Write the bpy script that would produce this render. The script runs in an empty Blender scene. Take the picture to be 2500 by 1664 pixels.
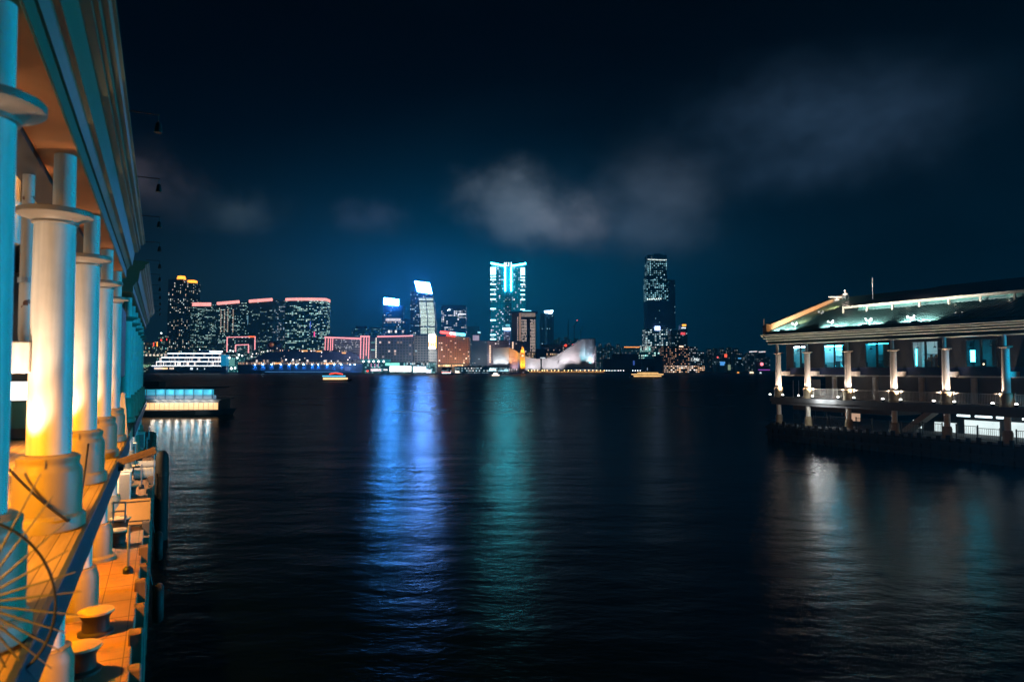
import bpy, bmesh, math, random
from mathutils import Vector, Matrix
random.seed(7)
C = bpy.context.scene.collection
R = math.radians
PI = math.pi
# ------------------------------------------------------------------ camera numbers (used to survey the place)
F = 1667.0; PITCH = math.atan(71/1667); H = 8.3
def ray(x, y):
    a = (x-1250)/F; b = (832-y)/F
    return (a, math.cos(PITCH)-b*math.sin(PITCH), math.sin(PITCH)+b*math.cos(PITCH))
def at(x, y, Y):                       # survey point at distance Y
    r = ray(x, y); t = Y/r[1]
    return (r[0]*t, Y, H+r[2]*t)
PHI = R(27.2)                          # both piers run 27.2 degrees left of the view
VX = Vector((math.cos(PHI), math.sin(PHI), 0)); UX = Vector((-math.sin(PHI), math.cos(PHI), 0))
def W(v, u, z): return VX*v + UX*u + Vector((0, 0, z))

# ------------------------------------------------------------------ mesh builder
class MB:
    def __init__(s): s.bm = bmesh.new()
    def face(s, pts):
        vs = [s.bm.verts.new(p) for p in pts]
        return s.bm.faces.new(vs)
    def box(s, x0, x1, y0, y1, z0, z1):
        v = [s.bm.verts.new((x, y, z)) for z in (z0, z1) for x, y in ((x0, y0), (x1, y0), (x1, y1), (x0, y1))]
        for q in ((3, 2, 1, 0), (4, 5, 6, 7), (0, 1, 5, 4), (1, 2, 6, 5), (2, 3, 7, 6), (3, 0, 4, 7)):
            s.bm.faces.new([v[i] for i in q])
        return s
    def prism(s, poly, axis, a0, a1):
        """poly in the two other axes (in xyz order), extruded along axis"""
        def mk(p, a):
            l = list(p); l.insert(axis, a); return tuple(l)
        A = [s.bm.verts.new(mk(p, a0)) for p in poly]; B = [s.bm.verts.new(mk(p, a1)) for p in poly]
        n = len(poly)
        s.bm.faces.new(A); s.bm.faces.new(B[::-1])
        for i in range(n):
            s.bm.faces.new((A[i], B[i], B[(i+1) % n], A[(i+1) % n]))
        return s
    def lathe(s, prof, cx=0, cy=0, cz=0, n=24, cap=True):
        rings = []
        for r, z in prof:
            rings.append([s.bm.verts.new((cx+r*math.cos(2*PI*i/n), cy+r*math.sin(2*PI*i/n), cz+z)) for i in range(n)])
        for a, b in zip(rings, rings[1:]):
            for i in range(n):
                s.bm.faces.new((a[i], a[(i+1) % n], b[(i+1) % n], b[i]))
        if cap:
            s.bm.faces.new(rings[0][::-1]); s.bm.faces.new(rings[-1])
        return s
    def tube(s, pts, r, n=8, r2=None):
        pts = [Vector(p) for p in pts]; rings = []; up = None
        for i, p in enumerate(pts):
            d = (pts[min(i+1, len(pts)-1)]-pts[max(i-1, 0)]).normalized()
            if up is None:
                up = d.orthogonal().normalized()
            up = (up - d*up.dot(d)).normalized(); sd = d.cross(up)
            rr = r if r2 is None else r+(r2-r)*i/(len(pts)-1)
            rings.append([s.bm.verts.new(p+(up*math.cos(2*PI*k/n)+sd*math.sin(2*PI*k/n))*rr) for k in range(n)])
        for a, b in zip(rings, rings[1:]):
            for k in range(n):
                s.bm.faces.new((a[k], a[(k+1) % n], b[(k+1) % n], b[k]))
        s.bm.faces.new(rings[0][::-1]); s.bm.faces.new(rings[-1])
        return s
    def ball(s, c, r, n=8, sz=1.0):
        prof = [(max(1e-3, r*math.sin(PI*i/n)), -r*sz*math.cos(PI*i/n)) for i in range(n+1)]
        return s.lathe(prof, c[0], c[1], c[2], n=max(8, n))
    def bar(s, a, b, w, h=None):
        a = Vector(a); b = Vector(b); h = h or w
        d = (b-a).normalized(); u = Vector((0, 0, 1))
        if abs(d.z) > .95: u = Vector((0, 1, 0))
        sd = d.cross(u).normalized(); u = sd.cross(d)
        v = [s.bm.verts.new(p+sd*sx*w/2+u*sz*h/2) for p in (a, b) for sx, sz in ((-1, -1), (1, -1), (1, 1), (-1, 1))]
        for q in ((3, 2, 1, 0), (4, 5, 6, 7), (0, 1, 5, 4), (1, 2, 6, 5), (2, 3, 7, 6), (3, 0, 4, 7)):
            s.bm.faces.new([v[i] for i in q])
        return s
    def shift(s, off):
        for v in s.bm.verts: v.co -= Vector(off)
        return s

def obj(name, mb, mat, parent=None, smooth=False, bevel=0, loc=None):
    bm = mb.bm
    if parent is not None and parent.get('_ax') is not None:
        mb.shift((parent['_ax'], parent['_ay'], parent['_az']))
    elif parent is not None and parent.parent is not None and parent.parent.get('_ax') is not None:
        q = parent.parent; mb.shift((q['_ax'], q['_ay'], q['_az']))
    bmesh.ops.recalc_face_normals(bm, faces=bm.faces)
    if bevel:
        es = [e for e in bm.edges if e.is_manifold and e.calc_face_angle(0) > .6]
        bmesh.ops.bevel(bm, geom=es, offset=bevel, segments=1, affect='EDGES', clamp_overlap=True)
    if smooth:
        for f in bm.faces: f.smooth = True
        for e in bm.edges:
            if e.is_manifold and e.calc_face_angle(0) > R(38): e.smooth = False
    me = bpy.data.meshes.new(name); bm.to_mesh(me); bm.free()
    me.materials.append(mat)
    o = bpy.data.objects.new(name, me); C.objects.link(o)
    if parent is not None: o.parent = parent
    if loc is not None: o.location = loc
    return o
def tag(o, label, cat, group=None, kind=None):
    if label: o['label'] = label
    if cat: o['category'] = cat
    if group: o['group'] = group
    if kind: o['kind'] = kind
    return o
def thing(name, label, cat, loc=(0, 0, 0), rz=0, group=None, frame=None):
    """Empty at the base of a thing. frame=(v,u,z): built in pier-frame coordinates"""
    o = bpy.data.objects.new(name, None); C.objects.link(o); o.empty_display_size = .3
    if frame is not None:
        o.location = W(*frame); o.rotation_euler = (0, 0, PHI)
        o['_ax'], o['_ay'], o['_az'] = frame
    else:
        o.location = loc; o.rotation_euler = (0, 0, rz)
    return tag(o, label, cat, group)
def at_loc(t):                         # children in world coordinates, minus the base
    t['_ax'], t['_ay'], t['_az'] = t.location
    return t
def dup(root, loc, label=None, name=None):
    r = root.copy(); C.objects.link(r); r.location = loc
    if label: r['label'] = label
    for ch in list(root.children):
        c = ch.copy(); C.objects.link(c); c.parent = r
        for g in ch.children:
            d = g.copy(); C.objects.link(d); d.parent = c
    return r
def struct(name, mb, mat):
    o = obj(name, mb, mat); o['kind'] = 'structure'; return o

# ------------------------------------------------------------------ materials
def newmat(name):
    m = bpy.data.materials.new(name); m.use_nodes = True
    nt = m.node_tree; b = nt.nodes['Principled BSDF']
    return m, nt, b
def N(nt, typ, **kw):
    n = nt.nodes.new(typ)
    for k, v in kw.items():
        if k == 'op': n.operation = v
        elif k.startswith('i'): n.inputs[int(k[1:])].default_value = v
        else: setattr(n, k, v)
    return n
def M_(nt, op, a, b=None, c=None):
    n = nt.nodes.new('ShaderNodeMath'); n.operation = op
    for i, x in enumerate((a, b, c)):
        if x is None: continue
        if isinstance(x, (int, float)): n.inputs[i].default_value = x
        else: nt.links.new(x, n.inputs[i])
    return n.outputs[0]
def mixc(nt, fac, a, b):
    n = nt.nodes.new('ShaderNodeMix'); n.data_type = 'RGBA'
    for i, x in ((0, fac), (6, a), (7, b)):
        if isinstance(x, (int, float)): n.inputs[i].default_value = x
        elif isinstance(x, tuple): n.inputs[i].default_value = (*x, 1)[:4]
        else: nt.links.new(x, n.inputs[i])
    return n.outputs[2]
def surf(name, col, rough=.6, var=.25, scale=3.0, metal=0, bump=.0, streak=0, spec=.5):
    """painted / stone surface with uneven tone, grime blotches and optional vertical streaks"""
    m, nt, b = newmat(name)
    tc = N(nt, 'ShaderNodeTexCoord')
    n1 = N(nt, 'ShaderNodeTexNoise', i2=scale, i3=5.0, i4=.6); nt.links.new(tc.outputs['Object'], n1.inputs[0])
    f = M_(nt, 'MULTIPLY_ADD', n1.outputs[0], 2*var, 1-var)
    if streak:
        mp = N(nt, 'ShaderNodeMapping'); mp.inputs['Scale'].default_value = (6, 6, .35)
        nt.links.new(tc.outputs['Object'], mp.inputs[0])
        n2 = N(nt, 'ShaderNodeTexNoise', i2=1.6, i3=4.0); nt.links.new(mp.outputs[0], n2.inputs[0])
        f = M_(nt, 'MULTIPLY', f, M_(nt, 'MULTIPLY_ADD', n2.outputs[0], 2*streak, 1-streak))
    vm = nt.nodes.new('ShaderNodeVectorMath'); vm.operation = 'SCALE'; vm.inputs[0].default_value = col
    nt.links.new(f, vm.inputs[3]); nt.links.new(vm.outputs[0], b.inputs['Base Color'])
    b.inputs['Roughness'].default_value = rough; b.inputs['Metallic'].default_value = metal
    b.inputs['Specular IOR Level'].default_value = spec
    if bump:
        bp = N(nt, 'ShaderNodeBump'); bp.inputs['Strength'].default_value = bump; bp.inputs['Distance'].default_value = .02
        nt.links.new(n1.outputs[0], bp.inputs['Height']); nt.links.new(bp.outputs[0], b.inputs['Normal'])
    return m
def emit(name, col, s, sample=True, var=0, vscale=1.0):
    m, nt, b = newmat(name)
    b.inputs['Base Color'].default_value = (.05, .05, .05, 1)
    b.inputs['Emission Color'].default_value = (*col, 1)
    b.inputs['Emission Strength'].default_value = s
    if var:
        tc = N(nt, 'ShaderNodeTexCoord'); n1 = N(nt, 'ShaderNodeTexNoise', i2=vscale, i3=2.0)
        nt.links.new(tc.outputs['Object'], n1.inputs[0])
        f = M_(nt, 'MAXIMUM', M_(nt, 'MULTIPLY_ADD', n1.outputs[0], 4*var*s, s*(1-2*var)), 0.0)
        nt.links.new(f, b.inputs['Emission Strength'])
    if not sample: m.cycles.emission_sampling = 'NONE'
    return m
SEED = [0]
DIMK = 2.6  # scales the even glow put into all panes for ambient light
def facade(name, wall=(.03, .04, .045), cw=4, ch=4, ww=.6, wh=.5, lit=.15, row=.0, seg=8, cols=((1, .82, .6), (.65, 1, .95)),
           s=1.2, dim=(0, 0, 0), glass=(.01, .014, .018), colmask=None, rough=.45, jit=.8):
    """window grid: floor slabs and piers of the wall, glass, rooms lit tonight, and a dim glow put into every pane"""
    SEED[0] += 1; sd = SEED[0]*13.37
    m, nt, b = newmat(name)
    tc = N(nt, 'ShaderNodeTexCoord'); sp = N(nt, 'ShaderNodeSeparateXYZ'); nt.links.new(tc.outputs['Object'], sp.inputs[0])
    h = M_(nt, 'DIVIDE', M_(nt, 'ADD', M_(nt, 'ADD', sp.outputs[0], sp.outputs[1]), 500.0), cw)
    z = M_(nt, 'DIVIDE', M_(nt, 'ADD', sp.outputs[2], 50.0), ch)
    fh = M_(nt, 'FLOOR', h); fz = M_(nt, 'FLOOR', z); rh = M_(nt, 'FRACT', h); rz = M_(nt, 'FRACT', z)
    mk = M_(nt, 'MULTIPLY', M_(nt, 'LESS_THAN', M_(nt, 'ABSOLUTE', M_(nt, 'SUBTRACT', rh, .5)), ww/2),
            M_(nt, 'LESS_THAN', M_(nt, 'ABSOLUTE', M_(nt, 'SUBTRACT', rz, .5)), wh/2))
    def wn(a, bb, k):
        cx = N(nt, 'ShaderNodeCombineXYZ', i2=sd+k)
        nt.links.new(a, cx.inputs[0]); nt.links.new(bb, cx.inputs[1])
        w = N(nt, 'ShaderNodeTexWhiteNoise'); w.noise_dimensions = '3D'; nt.links.new(cx.outputs[0], w.inputs[0]); return w
    n1 = wn(fh, fz, 0.3)
    on = M_(nt, 'LESS_THAN', n1.outputs[0], lit)
    if row:
        n2 = wn(M_(nt, 'FLOOR', M_(nt, 'DIVIDE', fh, seg)), fz, 5.7)
        on = M_(nt, 'MAXIMUM', on, M_(nt, 'MULTIPLY', M_(nt, 'LESS_THAN', n2.outputs[0], row), M_(nt, 'LESS_THAN', n1.outputs[0], .86)))
    n3 = wn(fh, fz, 9.1); s3 = N(nt, 'ShaderNodeSeparateColor'); nt.links.new(n3.outputs[1], s3.inputs[0])
    colr = mixc(nt, s3.outputs[0], cols[0], cols[1])
    br = M_(nt, 'MULTIPLY_ADD', M_(nt, 'POWER', s3.outputs[1], 2.0), jit*1.8*s, s*(1-jit*.7))
    vm = nt.nodes.new('ShaderNodeVectorMath'); vm.operation = 'SCALE'; nt.links.new(colr, vm.inputs[0])
    nt.links.new(M_(nt, 'MULTIPLY', on, br), vm.inputs[3])
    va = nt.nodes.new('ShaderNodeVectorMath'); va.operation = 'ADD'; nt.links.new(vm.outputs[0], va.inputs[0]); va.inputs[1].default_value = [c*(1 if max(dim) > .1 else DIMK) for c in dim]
    vs = nt.nodes.new('ShaderNodeVectorMath'); vs.operation = 'SCALE'; nt.links.new(va.outputs[0], vs.inputs[0]); nt.links.new(mk, vs.inputs[3])
    nt.links.new(vs.outputs[0], b.inputs['Emission Color']); b.inputs['Emission Strength'].default_value = 1
    nt.links.new(mixc(nt, mk, wall, glass), b.inputs['Base Color'])
    b.inputs['Roughness'].default_value = rough
    m.cycles.emission_sampling = 'NONE'
    return m

MT = {}
MT['cream'] = surf('cream_paint', (.62, .58, .52), .5, .18, 2.0, streak=.36, bump=.1)
MT['pedestal'] = surf('ochre_plinth_paint', (.27, .215, .13), .5, .16, 2.5, streak=.15, bump=.05)
MT['collar'] = surf('ochre_collar_paint', (.2, .165, .125), .5, .16, 3)
MT['cornice'] = surf('cornice_paint', (.095, .105, .062), .5, .15, 2, streak=.1)
MT['soffit'] = surf('soffit_board', (.42, .16, .045), .7, .2, 1.5)  # orange bounce from the deck lamps is partly put into this colour
MT['wall_warm'] = surf('warm_wall_paint', (.5, .42, .32), .65, .2, 1.2, streak=.2)
MT['dark_metal'] = surf('dark_metal', (.02, .024, .028), .45, .3, 5, metal=.3)
MT['kerb'] = surf('dark_kerb', (.03, .045, .06), .5, .3, 3)
MT['rubber'] = surf('black_rubber', (.012, .011, .01), .7, .3, 6, bump=.3)
MT['timber_dark'] = surf('tarred_timber', (.005, .005, .005), .75, .4, 2, streak=.4, bump=.4)
MT['timber_grey'] = surf('worn_timber', (.16, .11, .08), .75, .4, 2.5, streak=.4, bump=.4)
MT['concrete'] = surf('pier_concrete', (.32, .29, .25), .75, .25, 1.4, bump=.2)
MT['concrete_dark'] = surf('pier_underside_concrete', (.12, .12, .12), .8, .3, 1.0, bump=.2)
MT['red_floor'] = surf('red_painted_quay', (.34, .2, .12), .55, .3, .8, bump=.1)
def quay_floor():
    m = surf('red_painted_quay', (.34, .2, .12), .55, .4, .8, bump=.15)
    nt = m.node_tree; b = nt.nodes['Principled BSDF']; src = b.inputs['Base Color'].links[0].from_socket
    tc = N(nt, 'ShaderNodeTexCoord'); sp = N(nt, 'ShaderNodeSeparateXYZ'); nt.links.new(tc.outputs['Object'], sp.inputs[0])
    j = M_(nt, 'LESS_THAN', M_(nt, 'FRACT', M_(nt, 'DIVIDE', M_(nt, 'ADD', sp.outputs[1], 100.0), 1.3)), .025)
    k = M_(nt, 'LESS_THAN', M_(nt, 'FRACT', M_(nt, 'DIVIDE', M_(nt, 'ADD', sp.outputs[0], 100.1), .62)), .03)
    ns = N(nt, 'ShaderNodeTexNoise', i2=1.7, i3=5.0, i4=.65); nt.links.new(tc.outputs['Object'], ns.inputs[0])
    st = M_(nt, 'MULTIPLY', M_(nt, 'MAXIMUM', M_(nt, 'MULTIPLY_ADD', ns.outputs[0], 6.0, -3.3), 0.0), .8)
    st = M_(nt, 'MINIMUM', st, .75)
    c1 = mixc(nt, st, src, (.05, .03, .022)); nt.links.new(mixc(nt, M_(nt, 'MULTIPLY', M_(nt, 'MAXIMUM', j, k), .8), c1, (.03, .02, .015)), b.inputs['Base Color'])
    nt.links.new(M_(nt, 'MULTIPLY_ADD', st, -.45, .62), b.inputs['Roughness'])
    return m
MT['red_floor'] = quay_floor()
MT['bollard'] = surf('iron_bollard', (.03, .022, .018), .5, .35, 7, bump=.2)
MT['bollard_top'] = surf('worn_bollard_cap', (.4, .28, .17), .5, .3, 7)
MT['white_paint'] = surf('white_paint', (.7, .68, .64), .45, .1, 3, streak=.12)
MT['steel'] = surf('galvanised_steel', (.35, .35, .36), .4, .2, 5, metal=.5)
MT['green_roof'] = surf('green_roof_sheet', (.045, .1, .094), .42, .15, 2)
MT['moulding'] = surf('pale_green_moulding', (.5, .57, .47), .5, .15, 2)
MT['fascia'] = surf('rust_stained_fascia', (.36, .29, .22), .5, .25, .7)
MT['black_clad'] = surf('black_cladding', (.007, .008, .01), .6, .3, 1.4)
MT['frieze'] = surf('dark_green_frieze', (.035, .06, .05), .5, .2, 2)
MT['roof_black'] = surf('dark_roof_sheet', (.006, .007, .009), .6, .3, 1.5)
MT['spike'] = surf('weathered_spike_metal', (.17, .18, .2), .45, .3, 6, metal=.4)
MT['green_panel'] = surf('green_corrugated_panel', (.03, .14, .12), .5, .2, 2)
MT['wall_dark'] = surf('dark_cladding', (.02, .022, .025), .5, .3, 1.4)
MT['wall_grey'] = surf('grey_plaster', (.2, .18, .16), .7, .2, 1.0)
MT['frame'] = surf('dark_window_frame', (.02, .022, .026), .4, .2, 4)
MT['navy'] = surf('navy_panel', (.008, .014, .05), .5, .2, 2)
MT['parapet'] = surf('ochre_parapet', (.62, .4, .22), .6, .12, 1.3)

# wood-boarded ledge floor: boards run along the pier
def boards():
    m, nt, b = newmat('ledge_boards')
    tc = N(nt, 'ShaderNodeTexCoord'); sp = N(nt, 'ShaderNodeSeparateXYZ'); nt.links.new(tc.outputs['Object'], sp.inputs[0])
    x = M_(nt, 'DIVIDE', M_(nt, 'ADD', sp.outputs[0], 100.0), .19)
    gap = M_(nt, 'LESS_THAN', M_(nt, 'FRACT', x), .07)
    w = N(nt, 'ShaderNodeTexWhiteNoise'); w.noise_dimensions = '1D'; nt.links.new(M_(nt, 'FLOOR', x), w.inputs[1])
    mp = N(nt, 'ShaderNodeMapping'); mp.inputs['Scale'].default_value = (14, .7, 1); nt.links.new(tc.outputs['Object'], mp.inputs[0])
    ns = N(nt, 'ShaderNodeTexNoise', i2=1.5, i3=5.0); nt.links.new(mp.outputs[0], ns.inputs[0])
    f = M_(nt, 'MULTIPLY', M_(nt, 'MULTIPLY_ADD', ns.outputs[0], .7, .45), M_(nt, 'MULTIPLY_ADD', w.outputs[0], .4, .75))
    vm = nt.nodes.new('ShaderNodeVectorMath'); vm.operation = 'SCALE'; vm.inputs[0].default_value = (.5, .36, .2); nt.links.new(f, vm.inputs[3])
    nt.links.new(mixc(nt, gap, vm.outputs[0], (.04, .025, .015)), b.inputs['Base Color']); b.inputs['Roughness'].default_value = .55
    return m
MT['boards'] = boards()

def water_mat():
    m, nt, b = newmat('harbour_water')
    out = nt.nodes['Material Output']; nt.nodes.remove(b)
    tc = N(nt, 'ShaderNodeTexCoord')
    def noise(sx, sy, sc, det, rot=0):
        mp = N(nt, 'ShaderNodeMapping'); mp.inputs['Scale'].default_value = (sx, sy, 1); mp.inputs['Rotation'].default_value = (0, 0, rot)
        nt.links.new(tc.outputs['Object'], mp.inputs[0])
        n = N(nt, 'ShaderNodeTexNoise', i2=sc, i3=det, i4=.55); nt.links.new(mp.outputs[0], n.inputs[0]); return n.outputs[0]
    a = noise(1, 1.6, .55, 3.0, .15); c = noise(1, 2.2, .06, 3.0, -.1); d = noise(1, 1.4, 2.2, 2.0, .3)
    h = M_(nt, 'ADD', M_(nt, 'ADD', M_(nt, 'MULTIPLY', a, .07), M_(nt, 'MULTIPLY', c, .42)), M_(nt, 'MULTIPLY', d, .03))
    bp = N(nt, 'ShaderNodeBump'); bp.inputs['Strength'].default_value = .6; bp.inputs['Distance'].default_value = 1.0
    nt.links.new(h, bp.inputs['Height'])
    g = nt.nodes.new('ShaderNodeBsdfGlossy'); g.distribution = 'BECKMANN'; nt.links.new(bp.outputs[0], g.inputs['Normal'])
    gr = noise(1, 2.5, .02, 3.0, .05)          # patches of calmer and rougher water
    nt.links.new(M_(nt, 'MULTIPLY_ADD', gr, .12, .198), g.inputs['Roughness'])
    df = nt.nodes.new('ShaderNodeBsdfDiffuse'); df.inputs[0].default_value = (.0008, .003, .004, 1)
    fr = nt.nodes.new('ShaderNodeFresnel'); fr.inputs[0].default_value = 1.333; nt.links.new(bp.outputs[0], fr.inputs['Normal'])
    mx = nt.nodes.new('ShaderNodeMixShader'); nt.links.new(fr.outputs[0], mx.inputs[0]); nt.links.new(df.outputs[0], mx.inputs[1]); nt.links.new(g.outputs[0], mx.inputs[2])
    nt.links.new(mx.outputs[0], out.inputs[0])
    k = M_(nt, 'MULTIPLY', M_(nt, 'MULTIPLY', fr.outputs[0], M_(nt, 'SUBTRACT', 1.04, fr.outputs[0])), .9)   # wave crests hide one another at low angles
    nt.links.new(k, mx.inputs[0])
    return m
MT['water'] = water_mat()
MT['land'] = surf('shore_paving', (.04, .04, .04), .8, .3, .05)
MT['seawall'] = surf('seawall_stone', (.03, .032, .034), .8, .3, .2)

# ------------------------------------------------------------------ setting
w = MB(); w.face(((-4500, -400, 0), (4500, -400, 0), (4500, 6000, 0), (-4500, 6000, 0)))
struct('water', w, MT['water'])
SHORE = [(-3200, 2150), (-1050, 1985), (-470, 1720), (-420, 1515), (-150, 1500), (0, 1452), (260, 1452), (300, 1540), (1000, 1560), (3200, 1700)]
w = MB(); w.prism([p for p in SHORE]+[(3200, 5800), (-3200, 5800)], 2, -2, 2.4)
struct('shore_ground', w, MT['land'])

# ------------------------------------------------------------------ lamps (fittings of the place, and unseen ones added for light)
def lamp(kind, loc, col, power, size=.15, target=None, angle=60, blend=.6, name=None):
    d = bpy.data.lights.new(name or kind.lower()+'_lamp', kind); d.color = col; d.energy = power
    if kind == 'SPOT':
        d.spot_size = R(angle); d.spot_blend = blend; d.shadow_soft_size = size
    elif kind == 'AREA':
        d.shape = 'RECTANGLE' if isinstance(size, tuple) else 'DISK'
        if isinstance(size, tuple): d.size, d.size_y = size
        else: d.size = size
        d.spread = R(angle) if name == 'roof_wash' else PI
    else: d.shadow_soft_size = size
    o = bpy.data.objects.new(d.name, d); C.objects.link(o); o.location = loc
    if target is not None:
        o.rotation_euler = (Vector(target)-Vector(loc)).to_track_quat('-Z', 'Y').to_euler()
    return o
ORANGE = (1, .43, .05); WARM = (1, .66, .36); PEACH = (1, .72, .52); COOL = (.03, .47, 1.0)

# ------------------------------------------------------------------ the two piers
def dup_part(src, parent, off):
    o = src.copy(); C.objects.link(o); o.parent = parent
    o.location = Vector(src.location)+Vector(off)
    for ch in src.children:
        c = ch.copy(); C.objects.link(c); c.parent = o
        for g in ch.children:
            e = g.copy(); C.objects.link(e); e.parent = c
    return o
PED = [(.56, 0), (.56, .2), (.54, .24), (.5, .27), (.5, .95), (.485, 1.0), (.45, 1.05), (.45, 1.13), (.46, 1.15), (.46, 1.2), (.40, 1.24), (.34, 1.25)]
def upper_column(root, v, u, z, side):
    """side: +1 water to the +v side, -1 water to the -v side; the beam runs inland"""
    sh = MB().lathe([(.325, 1.245), (.325, 2.2), (.305, 5.12)], v, u, z, 32)
    sh.lathe([(.17, 5.36), (.165, 6.36)], v+.12*side, u, z, 20)
    col = obj('column', sh, MT['cream'], root, smooth=True)
    pm_ = MB().lathe(PED, v, u, z, 32)
    pm_.box(v-.012, v+.012, u-.472, u-.44, z+1.05, z+1.2)
    for k in range(10): pm_.ball((v+.53*math.cos(k*.628), u+.53*math.sin(k*.628), z+.235), .018, 6)
    obj('pedestal', pm_, MT['pedestal'], col, smooth=True)
    obj('collar', MB().lathe([(.31, 5.12), (.345, 5.13), (.345, 5.17), (.38, 5.2), (.45, 5.235), (.53, 5.25), (.56, 5.27), (.56, 5.345), (.545, 5.36), (.17, 5.365)], v, u, z, 32), MT['collar'], col, smooth=True)
    a, bb = (v-2.3, v-.26) if side > 0 else (v+.26, v+1.75)
    obj('beam', MB().box(a, bb, u-.24, u+.24, z+2.6, z+3.12), MT['cream'], col, bevel=.02)
    return col
def lower_column(root, v, u, z, top):
    sh = MB().lathe([(.27, 1.1), (.27, top-z+.02)], v, u, z, 28)
    col = obj('lower_column', sh, MT['cream'], root, smooth=True)
    obj('pedestal', MB().lathe([(.52, 0), (.52, .1), (.42, .16), (.42, .86), (.4, .93), (.37, 1.0), (.37, 1.08), (.28, 1.1)], v, u, z, 28), MT['pedestal'], col, smooth=True)
    return col
CORN = [(-1.31, 3.71), (-1.31, 4.03), (-1.27, 4.03), (-1.18, 4.2), (-1.10, 4.2), (-1.03, 4.74), (-.90, 4.76), (-.90, 4.86), (-.83, 4.86), (-.83, 5.05),
        (-.74, 5.06), (-.71, 5.12), (-.66, 5.13), (-.66, 5.2), (-1.6, 5.24), (-1.9, 4.9), (-1.95, 3.71)]

# ---- left pier
LV = -1.65; LZ = 5.65; LQ = 2.6; LU0 = 13.85; LS = 5.2
lp = thing('pier_building', 'cream colonnaded pier building close at the left, warm lit columns under a deep stepped cornice', 'pier', frame=(-4.0, 30, 0))
def LUk(k): return LU0+LS*k
near_cols = [-1, 0, 1, 2, 3]; far_cols = [5, 6, 7, 8, 9, 10]
c0 = upper_column(lp, LV, LUk(0), LZ, 1)
l0 = lower_column(lp, LV+.03, LUk(0), LQ, 5.2)
for k in near_cols+far_cols:
    if k != 0: dup_part(c0, lp, (0, LS*k-(.3 if k == -1 else 0), 0))
for k in [-1, 1, 2, 3, 4, 5, 6, 7, 8, 9, 10]: dup_part(l0, lp, (0, LS*k, 0))
obj('upper_deck', MB().box(-13, -1.12, -3, 68, 5.22, 5.65), MT['boards'], lp)
obj('deck_edge', MB().box(-1.117, -1.03, -3, 31.2, 5.16, 5.69), MT['kerb'], lp, bevel=.01)
obj('deck_edge', MB().box(-1.117, -1.03, 36.8, 68, 5.16, 5.69), MT['kerb'], lp, bevel=.01)
q = MB().box(-13, -.42, -6, 72, 2.2, 2.6)
obj('lower_quay', q, MT['red_floor'], lp, bevel=.02)
obj('quay_wall', MB().box(-13, -.5, -6, 72, -2, 2.19), MT['timber_dark'], lp)
obj('cornice', MB().prism([(a, H+b) for a, b in CORN], 1, -2, 31.4), MT['cornice'], lp)
obj('cornice', MB().prism([(a+.06, H+b) for a, b in CORN], 1, 37.0, 70), MT['cornice'], lp)
for u0, u1 in ((-2, 31.4), (37, 70)):
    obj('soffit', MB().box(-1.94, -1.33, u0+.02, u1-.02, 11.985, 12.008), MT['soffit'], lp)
    obj('eaves_beam', MB().box(-2.45, -1.96, u0, u1, 11.9, 14.4), MT['wall_dark'], lp)
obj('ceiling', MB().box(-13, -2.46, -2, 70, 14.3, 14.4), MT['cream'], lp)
obj('upper_wall', MB().box(-3.5, -3.3, 8, 60, 12.6, 14.29), MT['wall_warm'], lp)
lv = MB()
for j in range(5): lv.box(-3.29, -3.2, 8, 60, 12.75+j*.3, 12.85+j*.3)
obj('louvre', lv, MT['white_paint'], lp)
obj('strip_light', MB().box(-3.45, -3.35, 12, 40, 12.42, 12.5), emit('deck_strip', (1, .86, .7), 2.5), lp)
obj('roof', MB().prism([(-1.97, 14.41), (-13, 16.5), (-13, 14.41)], 1, -2, 70), MT['roof_black'], lp)
for u in (12.6, 17.8, 23.0): obj('pilaster', MB().lathe([(.26, 0), (.26, 3.2)], -3.0, u, 11.0, 18), MT['cream'], lp, smooth=True)
lit_w = obj('window', MB().box(-5.14, -4.38, 31.5, 31.59, 7.1, 7.16).box(-5.14, -4.38, 31.5, 31.59, 7.86, 7.92).box(-5.14, -5.08, 31.5, 31.59, 7.161, 7.859).box(-4.44, -4.38, 31.5, 31.59, 7.161, 7.859), MT['frame'], lp)
obj('pane', MB().box(-5.08, -4.44, 31.54, 31.58, 7.16, 7.86), emit('bright_window', (1, .92, .84), 4), lit_w)
obj('sill_panel', MB().box(-5.5, -4.2, 31.45, 31.59, 6.1, 7.09), MT['green_panel'], lp)
# gap between the two lengths of eaves: a plain stair bay with a dark projecting box
obj('stair_bay', MB().box(-5.9, -2.3, 31.6, 36.8, 5.7, 12.0), MT['wall_dark'], lp)
obj('bay_box', MB().box(-2.25, -1.45, 32.2, 35.6, 8.0, 10.9), MT['kerb'], lp, bevel=.03)
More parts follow.
